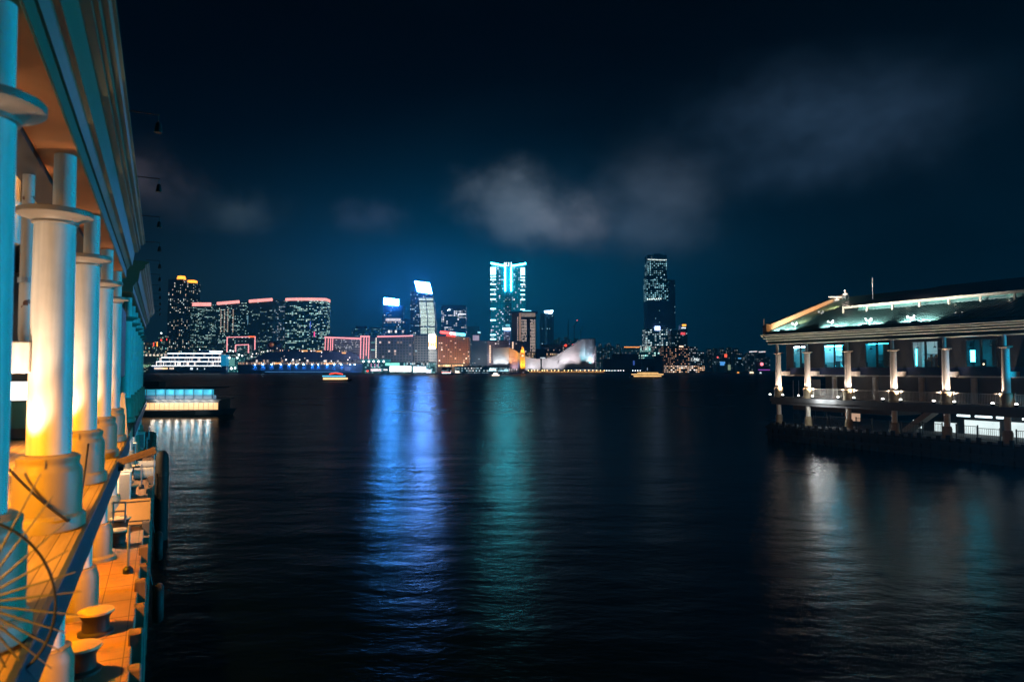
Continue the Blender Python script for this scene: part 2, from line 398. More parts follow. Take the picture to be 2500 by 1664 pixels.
# recessed wall with window openings, a lit shutter window, pilasters, louvres, a corrugated panel
wl = MB()
for u0, u1 in ((-2, 8.4), (10.4, 13.2), (15.6, 18.5), (20.6, 23.7), (25.8, 29), (31, 68)):
    wl.box(-5.6, -5.3, u0, u1, 5.65, 12.0)
for u0, u1 in ((8.4, 10.4), (13.2, 15.6), (18.5, 20.6), (23.7, 25.8), (29, 31)):
    wl.box(-5.6, -5.3, u0, u1, 10.7, 12.0); wl.box(-5.6, -5.3, u0, u1, 5.65, 7.4)
obj('wall', wl, MT['wall_warm'], lp)
MT['lit_room'] = emit('lit_room_pane', (1, .8, .55), 1.5, var=.25, vscale=.7)
for u0, u1 in ((8.4, 10.4), (13.2, 15.6), (18.5, 20.6), (23.7, 25.8), (29, 31)):
    f = MB()
    for a in (u0, (u0+u1)/2-.04, u1-.08): f.box(-5.5, -5.36, a, a+.08, 7.4, 10.7)
    f.box(-5.495, -5.365, u0+.08, u1-.08, 9.3, 9.38)
    wf = obj('window', f, MT['frame'], lp)
    obj('pane', MB().box(-5.46, -5.44, u0, u1, 7.4, 10.7), MT['lit_room'], wf)
    lv = MB()
    for j in range(7): lv.box(-5.3, -5.12, u0-.1, u1+.1, 10.75+j*.17, 10.80+j*.17)
    obj('louvre', lv, MT['white_paint'], lp)
for u in (7.7, 12.2, 17.3, 22.4, 27.5): obj('pilaster', MB().lathe([(.3, 0), (.3, 6.3)], -5.1, u, 5.66, 18), MT['cream'], lp, smooth=True)
pn = MB()
for i in range(90): pn.box(-4.62, -4.55 if i % 2 else -4.58, 4+i*.25, 4.24+i*.25, 5.66, 6.95)
obj('corrugated_panel', pn, MT['green_panel'], lp)
# downpipe with an elbow, rusty at its foot
def pipe_mat():
    m = surf('pipe_paint', (.5, .44, .38), .5, .15, 3)
    nt = m.node_tree; b = nt.nodes['Principled BSDF']; src = b.inputs['Base Color'].links[0].from_socket
    tc = N(nt, 'ShaderNodeTexCoord'); ns = N(nt, 'ShaderNodeTexNoise', i2=5.0, i3=4.0); nt.links.new(tc.outputs['Object'], ns.inputs[0])
    nt.links.new(mixc(nt, M_(nt, 'GREATER_THAN', ns.outputs[0], .68), src, (.13, .05, .025)), b.inputs['Base Color']); return m
MT['pipe'] = pipe_mat()
pp = MB().tube([(-2.24, 15.2, 11.9), (-2.24, 15.2, 9.2), (-2.24, 15.22, 9.0), (-2.24, 15.3, 8.87), (-2.24, 15.44, 8.82), (-2.24, 16.3, 8.8)], .1, 14)
dp = obj('drainpipe', pp, MT['pipe'], lp, smooth=True)
obj('pipe_band', MB().lathe([(.13, 0), (.13, .09)], -2.24, 15.2, 9.9, 16), MT['steel'], dp)
dp2 = obj('drainpipe', MB().tube([(-2.3, 30.6, 12.0), (-2.3, 30.6, 5.7)], .1, 10), MT['pipe'], lp, smooth=True)
# small post with a tapered white foot beside the fifth column, and the gangway flap
obj('door_post', MB().prism([(-1.5, 5.66), (-1.15, 5.66), (-1.2, 6.5), (-1.28, 7.4), (-1.4, 7.4), (-1.46, 6.5)], 1, 31.7, 32.0), MT['cream'], lp)
# underside ribs of the ledge deck
rb = MB()
for k in range(-1, 11): rb.box(-12, -1.2, LUk(k)-.15, LUk(k)+.15, 4.95, 5.215)
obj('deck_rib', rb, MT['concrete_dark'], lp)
# lower storey back wall
obj('lower_wall', MB().box(-6.2, -6.0, -6, 72, 2.61, 5.2), MT['wall_warm'], lp)
# fender timbers along the quay face
for i, u in enumerate([u*1.3+6 for u in range(48)]):
    obj('fender_post', MB().box(-.495, -.22, u, u+.34, -1.5, 2.35+.25*((i*7) % 3)), MT['timber_grey' if i % 3 else 'timber_dark'], lp, bevel=.03)
# spots at the column feet and orange house lamps
for k in [-2]+near_cols:
    u = LUk(k)
    if k > -2:
        lamp('SPOT', W(LV-.46, u-.64, 6.86), (1, .80, .64), 330, .08, W(LV, u, 9.0), 62, .9, 'column_spot')
        lamp('SPOT', W(LV-.85, u-1.15, 6.9), (1, .66, .42), 900, .1, W(LV, u+.1, 9.9), 40, .9, 'shaft_lamp')
    lamp('SPOT', W(LV-2.6, u-2.7, 8.0), (1, .36, .0), 2000, .2, W(LV-.1, u-.7, 5.3), 104, .7, 'deck_lamp')
    lamp('POINT', W(-2.85, u-2.2, 12.25), (1, .5, .16), 60, .1, name='ceiling_lamp')
for k in (-1, 0, 1, 2, 3, 4, 5, 6, 7):
    u = LUk(k)
    deep = k < 3
    lamp('SPOT', W(LV-.9, u-2.4, 5.1), (1, .33, .0) if deep else (1, .6, .3), 1400 if deep else 1000, .15, W(-.9, u-2.0, 2.6), 130, .8, 'quay_lamp')

# ---- things on the lower quay
def bollard(u, v, r, lab):
    t = thing('bollard', lab, 'bollard', frame=(v, u, 2.6), group='iron bollards along the lower quay at the left')
    b = obj('bollard_body', MB().lathe([(r*1.05, .0), (r*1.05, .05), (r*.8, .08), (r*.76, .3), (r*.95, .42), (r*1.08, .46)], v, u, 2.6, 24), MT['bollard'], t, smooth=True)
    obj('bollard_cap', MB().lathe([(r*1.08, .461), (r*1.05, .5), (r*.6, .53), (.02, .54)], v, u, 2.6, 24), MT['bollard_top'], t, smooth=True)
def unW(x, y, z):                      # pixel survey on a level plane, in pier coordinates
    r = ray(x, y); t = (z-H)/r[2]; p = Vector((r[0]*t, r[1]*t, 0)); return p.dot(VX), p.dot(UX)
for x, y, r, lab in ((196, 1640, .33, 'nearest iron bollard on the orange quay, cut close to the bottom edge of the view'),
                     (233, 1545, .33, 'black flared bollard second from the bottom of the view, beside the bluish lower column'),
                     (285, 1330, .32, 'dark bollard on the red quay, the nearer one of the close pair'),
                     (293, 1297, .32, 'tan capped bollard, farther of the close pair before the raised orange ramp'),
                     (317, 1211, .3, 'bollard on the pale quay just beyond the raised orange ramp'),
                     (327, 1158, .3, 'bollard beside the white ribbed drum fenders, the nearer of two'),
                     (336, 1134, .3, 'bollard behind the white ribbed drum fenders'),
                     (346, 1090, .28, 'farthest visible bollard, near the foot of the tilted gangway')):
    v, u = unW(x, y, 2.6); bollard(u, v, r, lab)
MT['drum'] = surf('white_ribbed_drum', (.62, .58, .5), .5, .2, 3)
def drum(x, y, lab, L=.9, r=.24):
    v, u = unW(x, y, 2.6)
    t = thing('drum_fender', lab, 'fender', frame=(v, u, 2.6), group='ribbed drum fenders on the quay edge')
    m = MB(); n = 14
    prof = []
    for i in range(n): prof += [(r, i*L/n), (r*.93, (i+.5)*L/n)]
    m.lathe(prof+[(r, L)], 0, 0, 0, 16)
    m.bm.transform(Matrix.Translation((v-L/2, u, 2.6+r)) @ Matrix.Rotation(PI/2, 4, 'Y'))
    obj('drum_body', m, MT['drum'], t, smooth=True)
    obj('cradle', MB().box(v-L/2+.05, v+L/2-.05, u-.18, u+.18, 2.602, 2.66), MT['timber_dark'], t)
drum(357, 1142, 'white ribbed drum fender lying across the quay edge, the farther of two', 1.0, .22)
drum(352, 1168, 'white ribbed drum fender lying across the quay edge, the nearer and wider of two', .95, .3)
def ramp(x, y, w, tilt, lab, u_len=.9, mat='timber_grey'):
    v, u = unW(x, y, 2.6)
    t = thing('boarding_ramp', lab, 'ramp', frame=(v, u, 2.6))
    m = MB().box(-w/2, w/2, 0, .09, 0, u_len)
    m.bm.transform(Matrix.Translation((v, u, 2.66)) @ Matrix.Rotation(tilt, 4, 'X'))
    p = obj('ramp_board', m, MT[mat], t, bevel=.01)
    cl = MB()
    for i in range(2): cl.box(-w/2+.03, w/2-.03, -.02, 0, .1+i*u_len*.75, .14+i*u_len*.75)
    cl.bm.transform(Matrix.Translation((v, u, 2.66)) @ Matrix.Rotation(tilt, 4, 'X'))
    obj('cleat', cl, MT['timber_dark'], p)
    obj('hinge_bar', MB().tube([(v-w/2, u, 2.63), (v+w/2, u, 2.63)], .028, 8), MT['dark_metal'], t)
MT['orange_board'] = surf('orange_painted_board', (.5, .24, .06), .5, .2, 2)
ramp(323, 1284, 1.15, R(-32), 'raised orange boarding ramp standing across the lower quay', 1.0, 'orange_board')
# tilted gangway board sticking out from the ledge
gw = thing('gangway', 'dark tilted gangway flap sticking out from the wooden ledge over the quay', 'gangway', frame=(-1.0, 23.4, 5.6))
m = MB().box(0, 1.02, -.55, .55, 0, .08); m.box(0, 1.02, -.55, -.51, .08, .2)
m.bm.transform(Matrix.Translation((-1.02, 23.2, 5.55)) @ Matrix.Rotation(R(-18), 4, 'Y'))
obj('flap', m, MT['timber_grey'], gw, bevel=.01)
obj('stay', MB().tube([(-.12, 23.0, 5.86), (-.12, 23.0, 4.9)], .015, 6), MT['steel'], gw)
obj('hinge', MB().box(-1.029, -.9, 22.6, 23.8, 5.42, 5.54), MT['dark_metal'], gw)
def mast_post(x, y, h, lab, r=.035):
    v, u = unW(x, y, 2.6)
    t = thing('stanchion', lab, 'post', frame=(v, u, 2.6))
    obj('post', MB().tube([(v, u, 2.6), (v, u, 2.6+h)], r, 8), MT['steel'], t, smooth=True)
    obj('post_foot', MB().lathe([(.13, 0), (.13, .12), (.06, .2)], v, u, 2.6, 12), MT['dark_metal'], t, smooth=True)
mast_post(345, 1192, 1.15, 'thin steel stanchion on the quay edge next to the ribbed drums')
mast_post(358, 1110, 1.2, 'thin steel stanchion farther along the quay edge, below the gangway')
mast_post(363, 1078, 1.2, 'slim steel stanchion at the outer end of the gangway')
mast_post(312, 1398, 1.3, 'slim pale stanchion at the quay edge beyond the second bollard')
def cabinet(x, y, w, h, lab, mat='white_paint'):
    v, u = unW(x, y, 2.6)
    t = thing('control_cabinet', lab, 'cabinet', frame=(v, u, 2.6))
    b = obj('cabinet_body', MB().box(v-w/2, v+w/2, u, u+.5, 2.6, 2.6+h), MT[mat], t, bevel=.03)
    obj('cabinet_cap', MB().box(v-w/2-.05, v+w/2+.05, u-.05, u+.55, 2.601+h, 2.68+h), MT[mat], t, bevel=.02)
    obj('door', MB().box(v-w/2+.06, v+w/2-.06, u-.02, u-.002, 2.75, 2.5+h), MT['steel'], b)
cabinet(318, 1137, .55, 1.25, 'white cabinet with a domed cap on the pale part of the quay')
cabinet(343, 1098, .5, 1.2, 'farther white cabinet on the quay, under the gangway flap')
cabinet(302, 1230, .5, 1.35, 'pale stepped cabinet behind the barred frame on the quay')
# barred frame standing by the ledge
bf = thing('hook_frame', 'small tubular hook frame hung from the edge of the wooden ledge above the quay', 'frame', frame=(-1.0, 19.8, 4.5))
m = MB()
for z in (5.0, 4.78, 4.55): m.tube([(-1.028, 19.8, z), (-.72, 19.8, z)], .02, 8)
m.tube([(-.72, 19.8, 5.0), (-.72, 19.8, 4.5)], .02, 8).tube([(-.98, 19.8, 5.0), (-.98, 19.8, 4.5)], .02, 8)
obj('frame_tube', m, MT['steel'], bf, smooth=True)
# tyre fenders hanging on the quay face
def tyre(u, z, lab):
    t = thing('tyre_fender', lab, 'tyre', frame=(-.2, u, z))
    m = MB(); ro, ri = .42, .16
    pts = [(-.1+ri*math.cos(a), u+ro*math.cos(k), z+ro*math.sin(k)) for a in (0,) for k in [2*PI*i/20 for i in range(21)]]
    m.tube(pts, .15, 10); obj('tyre', m, MT['rubber'], t, smooth=True)
    obj('chain', MB().tube([(-.08, u, z+.4), (-.2, u, 2.55)], .02, 6), MT['dark_metal'], t)
for u, z, lab in ((41, 1.6, 'black tyre fender hung high on the far part of the quay face'), (30.5, 1.4, 'black tyre fender on the quay face just past the ribbed drums'), (22.8, 1.5, 'black tyre fender on the quay face beside the orange ramp')):
    tyre(u, z, lab)
pl = thing('mooring_pile', 'tall dark mooring pile with a rounded top at the quay edge against the bright water', 'pile', frame=(.15, 38.0, -1))
obj('pile', MB().lathe([(.3, -1), (.3, 3.9), (.26, 4.15), (.15, 4.3), (.02, 4.36)], .15, 38.0, 0, 16), MT['timber_dark'], pl, smooth=True)
obj('pile_band', MB().lathe([(.32, 3.1), (.32, 3.3)], .15, 38.0, 0, 16), MT['rubber'], pl)

# ---- anti-climb fan at the near end of the ledge
cv = [unW(-69, 1473, 5.65)]
def pixv(x, y, u):                     # pixel on the plane u = const
    r = Vector(ray(x, y)); t = u/r.dot(UX); p = r*t; return p.dot(VX), p.z+H
FU = 7.6
fc = pixv(-69, 1473, FU)
sg = thing('spike_guard', 'fan of thin metal spikes with a curved rod guarding the end of the wooden ledge', 'spike guard', frame=(fc[0], FU, 5.65))
def pl_(x, y): a = pixv(x, y, FU); return (a[0], FU, a[1])
m = MB().tube([pl_(-69+205*math.cos(R(a)), 1473-205*math.sin(R(a))) for a in range(-85, 96, 6)], .013, 8)
obj('arc_rod', m, MT['dark_metal'], sg, smooth=True)
for a, L in ((62, 360), (53, 330), (41, 300), (29, 270), (17, 265), (6.5, 270), (-6, 280), (-17, 240), (-28, 250), (-39, 250), (-50, 250), (-62, 250)):
    obj('spike', MB().tube([pl_(-69, 1473), pl_(-69+L*math.cos(R(a)), 1473-L*math.sin(R(a)))], .014, 7, .006), MT['spike'], sg, smooth=True)
obj('hub', MB().lathe([(.09, -.05), (.09, .05)], fc[0], FU, fc[1], 12), MT['dark_metal'], sg)
# slack cable hung between the near columns
cb = thing('slack_cable', 'slack dark cable drooping between the feet of the two nearest full columns', 'cable', frame=(-1.3, 13, 6.6))
def sag(a, b, s, n=14):
    a = Vector(a); b = Vector(b); return [a.lerp(b, i/n)-Vector((0, 0, s*4*(i/n)*(1-i/n))) for i in range(n+1)]
obj('cable', MB().tube(sag((LV-.45, LUk(0)-.6, 6.75), (LV+.35, LUk(0)-.55, 5.85), .05)+sag((LV+.4, LUk(0)-.4, 5.85), (LV+.2, LUk(1)-.55, 6.6), .35)[1:], .022, 7), MT['rubber'], cb, smooth=True)

# ---- flood lamps on thin arms outside the left cornice
def arm_lamp(u):
    v, z = -.14, 13.26
    t = thing('arm_lamp', 'small dark flood lamp on a thin arm in the row outside the left cornice, unlit', 'flood lamp', frame=(v, u, z), group='flood lamps on arms along the left cornice')
    obj('arm', MB().tube([(-.72, u, 13.46), (-.12, u, 13.46), (v, u, 13.42), (v, u, 13.34)], .012, 6), MT['dark_metal'], t, smooth=True)
    m = MB().lathe([(.02, .08), (.05, .05), (.075, -.1), (.08, -.14)], v, u, 13.24, 12)
    h = obj('lamp_head', m, MT['dark_metal'], t, smooth=True)
    obj('lamp_lens', MB().lathe([(.07, -.145), (.07, -.142)], v, u, 13.24, 12), MT['dark_metal'], h)
for i in range(11): arm_lamp(15.4+5.2*i)

# ------------------------------------------------------------------ right pier
RV = 66.3; RZ = 5.05; RQ = 1.9
RU = [58.66, 54.5, 49.3, 44.1, 38.9, 33.7, 28.5, 23.3]
rp = thing('ferry_terminal', 'green roofed ferry terminal with uplit columns, across the slip at the right', 'pier', frame=(RV+5, 40, 0))
U0, U1 = 18.0, 59.8
rc0 = upper_column(rp, RV, RU[0], RZ, -1)
rl0 = lower_column(rp, RV, RU[0], RQ, 4.25)
for u in RU[1:]:
    dup_part(rc0, rp, (0, u-RU[0], 0)); dup_part(rl0, rp, (0, u-RU[0], 0))
# inner pillars
ip = obj('inner_pillar', MB().lathe([(.3, 0), (.3, 2.6)], RV+4.6, RU[1], RZ+.005, 16), MT['cream'], rp, smooth=True)
for u in RU[2:]: dup_part(ip, rp, (0, u-RU[1], 0))
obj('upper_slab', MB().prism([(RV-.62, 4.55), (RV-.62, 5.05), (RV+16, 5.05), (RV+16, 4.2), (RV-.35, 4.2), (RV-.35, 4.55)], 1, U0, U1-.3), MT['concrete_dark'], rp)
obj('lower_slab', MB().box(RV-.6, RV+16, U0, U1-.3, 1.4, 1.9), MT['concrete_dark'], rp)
fb = MB()
obj('fender_wall', MB().box(RV-.75, RV-.62, U0, U1, -1.5, 1.75), MT['timber_dark'], rp)
for i in range(46):
    u = U0+.4+i*.9
    fb.box(RV-1.0, RV-.76, u, u+.3, -1.5, 2.0+.12*((i*5) % 3))
o = obj('fender_posts', fb, MT['timber_dark'], rp); 
fb = MB()
for z in (.5, 1.3): fb.box(RV-1.12, RV-1.003, U0, U1, z, z+.28)
obj('waling', fb, MT['timber_dark'], rp)
# cornice (mirrored) and soffit
RSO = H+3.71-.61
obj('frieze', MB().prism([(RV-.34, 11.4), (RV-.34, 11.72), (RV-.5, 11.98), (RV-.66, 12.4), (RV-.84, 12.62), (RV-.9, 12.82), (RV+.3, 12.86), (RV+.3, 11.4)], 1, U0, U1+.1), MT['frieze'], rp)
for a, z0, hh in ((-.40, 11.405, .07), (-.56, 11.80, .1), (-.74, 12.06, .11), (-.9, 12.3, .1), (-1.0, 12.5, .09)):
    obj('moulding', MB().prism([(RV+a+.22, z0), (RV+a+.04, z0), (RV+a, z0+hh*.4), (RV+a, z0+hh), (RV+a+.22, z0+hh)], 1, U0, U1+.1+(-a-.34)*.9), MT['moulding'], rp)
obj('soffit', MB().box(RV+.31, RV+2.2, U0, U1, 11.42, 11.55), MT['wall_grey'], rp)
obj('gutter', MB().box(RV-1.02, RV-.8, U0, U1+.15, 12.82, 12.93), MT['dark_metal'], rp)
# roof slope with standing seams
SL = .345
def rz_(v): return 12.93+SL*(v-(RV-.75))
sv0, sv1 = RV-.75, RV+5.6
rf = obj('roof', MB().prism([(sv0, rz_(sv0)), (RV+13.5, rz_(RV+13.5)), (RV+13.5, 12.2), (sv0+.2, rz_(sv0)-.12)], 1, U0, U1-.02), MT['green_roof'], rp)
sm = MB()
n = int((U1-U0-.5)/.42)
for i in range(n):
    u = U0+.2+i*.42
    sm.prism([(sv0-.02, rz_(sv0)-.0), (RV+13.4, rz_(RV+13.4)-.0), (RV+13.4, rz_(RV+13.4)+.085), (sv0-.02, rz_(sv0)+.085)], 1, u, u+.1)
ss = obj('roof_seams', sm, MT['green_roof'], rf); ss['kind'] = 'stuff'
obj('rear_roof', MB().prism([(RV+13.51, rz_(RV+13.5)), (RV+27.5, rz_(RV+13.5)-4.6), (RV+27.5, 12.0), (RV+13.51, 12.0)], 1, U0, U1-.02), MT['roof_black'], rp)
# gable parapet: runs up the seaward end of the roof
obj('gable_parapet', MB().prism([(sv0-.25, rz_(sv0)-.3), (sv0-.25, rz_(sv0)+.6), (RV+13.6, rz_(RV+13.6)+.4), (RV+13.6, rz_(RV+13.6)-.3)], 1, U1-.01, U1+.25), MT['parapet'], rp)
obj('parapet_coping', MB().prism([(sv0-.3, rz_(sv0)+.605), (RV+13.6, rz_(RV+13.6)+.405), (RV+13.6, rz_(RV+13.6)+.5), (sv0-.3, rz_(sv0)+.7)], 1, U1-.06, U1+.32), MT['dark_metal'], rp)
obj('end_block', MB().box(sv0-.28, sv0+.3, U1-.35, U1-.02, rz_(sv0)+.0, rz_(sv0)+.95), MT['parapet'], rp, bevel=.02)
# raised clerestory roof behind a white fascia
CV = RV+5.0; CE = 53.5
obj('clerestory_wall', MB().box(CV+.75, CV+1.0, U0, CE-1.5, rz_(CV+.75), 15.62), MT['green_panel'], rp)
fa = obj('fascia', MB().box(CV-.12, CV+.14, U0, CE, 15.5, 15.78), MT['fascia'], rp, bevel=.02)
posts = [CE-.08-3.02*i for i in range(12)]
for u in posts: obj('fascia_post', MB().box(CV-.07, CV+.09, u-.09, u+.09, rz_(CV), 15.498), MT['fascia'], rp)
gl = MB()
for u in [CE-2.0-1.5*i for i in range(22)]: gl.box(CV+.70, CV+.748, u-.03, u+.03, rz_(CV+.75), 15.5)
obj('clerestory_mullion', gl, MT['frame'], rp)
obj('clerestory_sill', MB().box(CV+.60, CV+.749, U0, CE-1.5, rz_(CV+.65), rz_(CV+.65)+.22), MT['green_roof'], rp)
ur = MB()
a = (CV-.1, 15.785); rdg = (CV+9, 18.05)
v1 = [(a[0], U0, a[1]), (a[0], CE, a[1]), (rdg[0], CE-6.2, rdg[1]), (rdg[0], U0, rdg[1])]
ur.face(v1); ur.face([(a[0], CE, a[1]), (CV+18, CE, a[1]), (rdg[0], CE-6.2, rdg[1])])
ur.face([(CV+18, CE, a[1]), (CV+18, U0, a[1]), (rdg[0], U0, rdg[1]), (rdg[0], CE-6.2, rdg[1])])
ur.face([(a[0], U0, a[1]), (CV+18, U0, a[1]), (CV+18, CE, a[1]), (a[0], CE, a[1])]); ur.face([(a[0], U0, a[1]), (rdg[0], U0, rdg[1]), (CV+18, U0, a[1])])
bmesh.ops.remove_doubles(ur.bm, verts=ur.bm.verts, dist=.001)
obj('upper_roof', ur, MT['roof_black'], rp)
# mezzanine restaurant: navy base, window bays, dark curtain piers
MV = RV+1.75
obj('mezzanine_floor', MB().box(MV+.0, RV+14, U0, U1-.6, 7.55, 7.78), MT['wall_grey'], rp)
obj('floor_trim', MB().box(MV-.06, MV-.002, U0, U1-.6, 7.62, 7.72), MT['white_paint'], rp)
obj('back_wall', MB().box(RV+9.0, RV+9.2, U0, U1-.6, 5.06, 11.4), MT['wall_grey'], rp)
obj('hall_screen', MB().box(RV+6.2, RV+6.35, U0, U1-6, 5.06, 7.54), MT['wall_grey'], rp)
obj('end_wall', MB().box(MV+.2, RV+9.0, U1-.8, U1-.62, 7.79, 11.41), MT['wall_dark'], rp)
MT['glass'] = (lambda: None)()
def glass_mat():
    m, nt, b = newmat('window_glass')
    out = nt.nodes['Material Output']; nt.nodes.remove(b)
    t = nt.nodes.new('ShaderNodeBsdfTransparent'); t.inputs[0].default_value = (.86, .93, .95, 1)
    g = nt.nodes.new('ShaderNodeBsdfGlossy'); g.inputs['Roughness'].default_value = .03; g.inputs[0].default_value = (.9, .95, 1, 1)
    fr = nt.nodes.new('ShaderNodeFresnel'); fr.inputs[0].default_value = 1.45
    mx = nt.nodes.new('ShaderNodeMixShader'); nt.links.new(fr.outputs[0], mx.inputs[0]); nt.links.new(t.outputs[0], mx.inputs[1]); nt.links.new(g.outputs[0], mx.inputs[2])
    nt.links.new(mx.outputs[0], out.inputs[0]); return m
MT['glass'] = glass_mat()
MT['room_white'] = surf('room_white', (.6, .62, .6), .6, .12, 1.5)
MT['room_teal'] = surf('room_teal', (.2, .5, .55), .6, .3, .8)
MT['room_dark'] = surf('room_dark', (.06, .07, .08), .6, .3, .8)
MT['tube_white'] = emit('strip_light', (.8, .95, 1), 34)
MT['tube_cyan'] = emit('cyan_strip_light', (.05, .75, 1), 26)
MT['tube_warm'] = emit('warm_strip_light', (1, .7, .4), 7)
MT['ochre_cloth'] = surf('ochre_cloth', (.75, .36, .03), .7, .3, 4)
MT['brown_wood'] = surf('brown_wood', (.16, .06, .03), .5, .3, 4)
bays = []
for i in range(len(RU)-1):
    ua, ub = RU[i+1], RU[i]
    wide = ub-ua
    w0, w1 = ua+.30*wide, ub-wide*.16     # window lies in the nearer part of each bay
    bays.append((w0, w1, ua, ub))
    pr = MB().box(MV+.02, MV+.2, w1+.001, ub+.30*(RU[i-1]-RU[i] if i else 1)-.001, 8.56, 11.41) if i else MB().box(MV+.02, MV+.2, w1+.001, U1-.81, 8.56, 11.41)
    obj('curtain_pier', pr, MT['black_clad'], rp)
    obj('base_panel', MB().box(MV+.03, MV+.15, w0+.001, (bays[i-1][0] if i else U1-.82)-.001, 7.79, 8.555), MT['navy'], rp)
    f = MB(); mid = (w0+w1)/2
    for a, b in ((w0, w0+.09), (mid-.09, mid+.09), (w1-.09, w1)): f.box(MV-.02, MV+.1, a, b, 8.62, 11.12)
    f.box(MV-.018, MV+.098, w0, w1, 11.121, 11.25); f.box(MV-.018, MV+.098, w0, w1, 8.56, 8.619)
    wf = obj('window', f, MT['frame'], rp)
    for a, b in ((w0+.09, mid-.09), (mid+.09, w1-.09)): obj('pane', MB().box(MV+.04, MV+.055, a, b, 8.62, 11.12), MT['glass'], wf)
    obj('lintel', MB().box(MV+.02, MV+.2, w0, w1, 11.251, 11.41), MT['black_clad'], rp)
    # room behind: partitions, rear wall, ceiling
    rm = MB().box(MV+3.2, MV+3.3, ua+.2, ub+.2, 7.8, 11.4)
    rm.box(MV+.21, MV+3.19, ub+.12, ub+.18, 7.8, 11.4)
    obj('room_wall', rm, MT['room_white' if i in (1, 3) else 'room_teal' if i in (0, 2) else 'room_dark'], rp)
# fittings of the rooms: tubes, counters, a screen, figures of stock on display
def fit(u0, u1, v, z, mat, h=.07, d=.07): obj('strip_light', MB().box(v, v+d, u0, u1, z, z+h), MT[mat], rp)
w0, w1, ua, ub = bays[0]; fit(w0+.6, w1+1.3, MV+1.2, 11.0, 'tube_white', .16); fit(w0+1.3, w0+1.36, MV+2.6, 9, 'tube_cyan', 1.6)
MT['tube_bright'] = emit('bright_cyan_strip', (.05, .7, 1), 120)
w0, w1, ua, ub = bays[1]; fit(w0+.2, w1+1.2, MV+.9, 11.0, 'tube_bright', .1); fit(w0-.2, w1+1.6, MV+1.6, 11.2, 'tube_white', .1); fit(w0+.1, w0+.9, MV+.6, 8.75, 'tube_cyan', .07); fit(w0, w1+1.4, MV+3.05, 10.7, 'tube_cyan', .08)
obj('counter', MB().box(MV+1.4, MV+2.0, w0+1.2, w1+1.2, 8.0, 9.2), MT['room_white'], rp)
w0, w1, ua, ub = bays[2]; fit(w0, w1+1.4, MV+2.0, 11.15, 'tube_cyan', .07)
w0, w1, ua, ub = bays[3]; fit(w0, w1+1.4, MV+1.2, 11.25, 'tube_white', .07); fit(w1+.9, w1+1.0, MV+2.2, 8.8, 'tube_cyan', 1.7)
for j, (du, col, hh) in enumerate(((1.5, 'brown_wood', 1.45), (1.2, 'ochre_cloth', 1.75), (1.75, 'brown_wood', 1.3), (2.15, 'brown_wood', 1.5), (2.5, 'brown_wood', 1.2))):
    r = .2
    obj('display_stand', MB().lathe([(r, 0), (r*1.1, .3), (r*.7, hh*.55), (r*1.05, hh*.75), (r*.5, hh*.84), (r*.62, hh*.93), (.02, hh)], MV+1.9+.1*j, w0+du, 8.45, 12), MT[col], rp, smooth=True)
obj('display_plinth', MB().box(MV+1.6, MV+2.7, w0+.6, w1+1.0, 7.8, 8.449), MT['room_white'], rp)
obj('shelf', MB().box(MV+2.0, MV+2.4, w0+.15, w0+.75, 7.8, 10.1), MT['room_white'], rp)
w0, w1, ua, ub = bays[4]; fit(w1-.15, w1+.25, MV+1.3, 9.1, 'tube_cyan', 1.1, .05); fit(w0+.6, w0+1.2, MV+2.0, 10.95, 'tube_white', .05)
obj('shelf', MB().box(MV+2.0, MV+2.5, w0+.1, w0+.9, 7.8, 10.0), MT['room_dark'], rp)
fit(w0+1.55, w0+1.7, MV+.7, 8.8, 'tube_warm', .12)
w0, w1, ua, ub = bays[5]; fit(w0, w1, MV+2, 11.1, 'tube_cyan', .06)
for i, (w0, w1, ua, ub) in enumerate(bays[:6]):
    for j in range(3):
        u = w0-.4+j*(w1-w0+1.6)/2.5
        obj('pendant_lamp', MB().tube([(MV+1.5, u, 11.4), (MV+1.5, u, 10.75)], .015, 6).lathe([(.02, 0), (.16, -.16), (.17, -.2)], MV+1.5, u, 10.76, 10), MT['frame'], rp)
        obj('booth_seat', MB().box(MV+.7, MV+1.3, u-.3, u+.3, 7.79, 8.3).box(MV+.7, MV+1.3, u+.3, u+.4, 7.79, 9.0+.15*((i+j) % 3)), MT['room_dark'], rp)
    obj('wall_shelf', MB().box(MV+2.9, MV+3.19, w0+.3, w1+.6, 9.3, 9.36).box(MV+2.9, MV+3.19, w0+.3, w1+.6, 9.9, 9.96), MT['room_dark'], rp)
    obj('blind', MB().box(MV+.16, MV+.19, w0+.05, w0+.05+.25*(1+i % 3), 8.7, 11.1), MT['room_dark' if i % 2 else 'room_white'], rp)
lamp('POINT', W(RV-1.35, 52.4, 4.9), (.95, 1, 1), 200, .22, name='glint_lamp'); lamp('POINT', W(RV-1.35, 50.9, 4.9), (.95, 1, 1), 110, .22, name='glint_lamp')  # unseen points added for white glints on the water
# upper deck glass screens at the seaward end, posters and notice boards
obj('notice_board', MB().box(RV+3.0, RV+3.05, 55.2, 56.4, 5.3, 7.2), MT['wall_grey'], rp)
for u in (57.4, 56.6): obj('leaning_pole', MB().tube([(RV+1.0, u, 5.06), (RV+1.2, u+.15, 7.1)], .06, 8, .03), MT['steel'], rp)
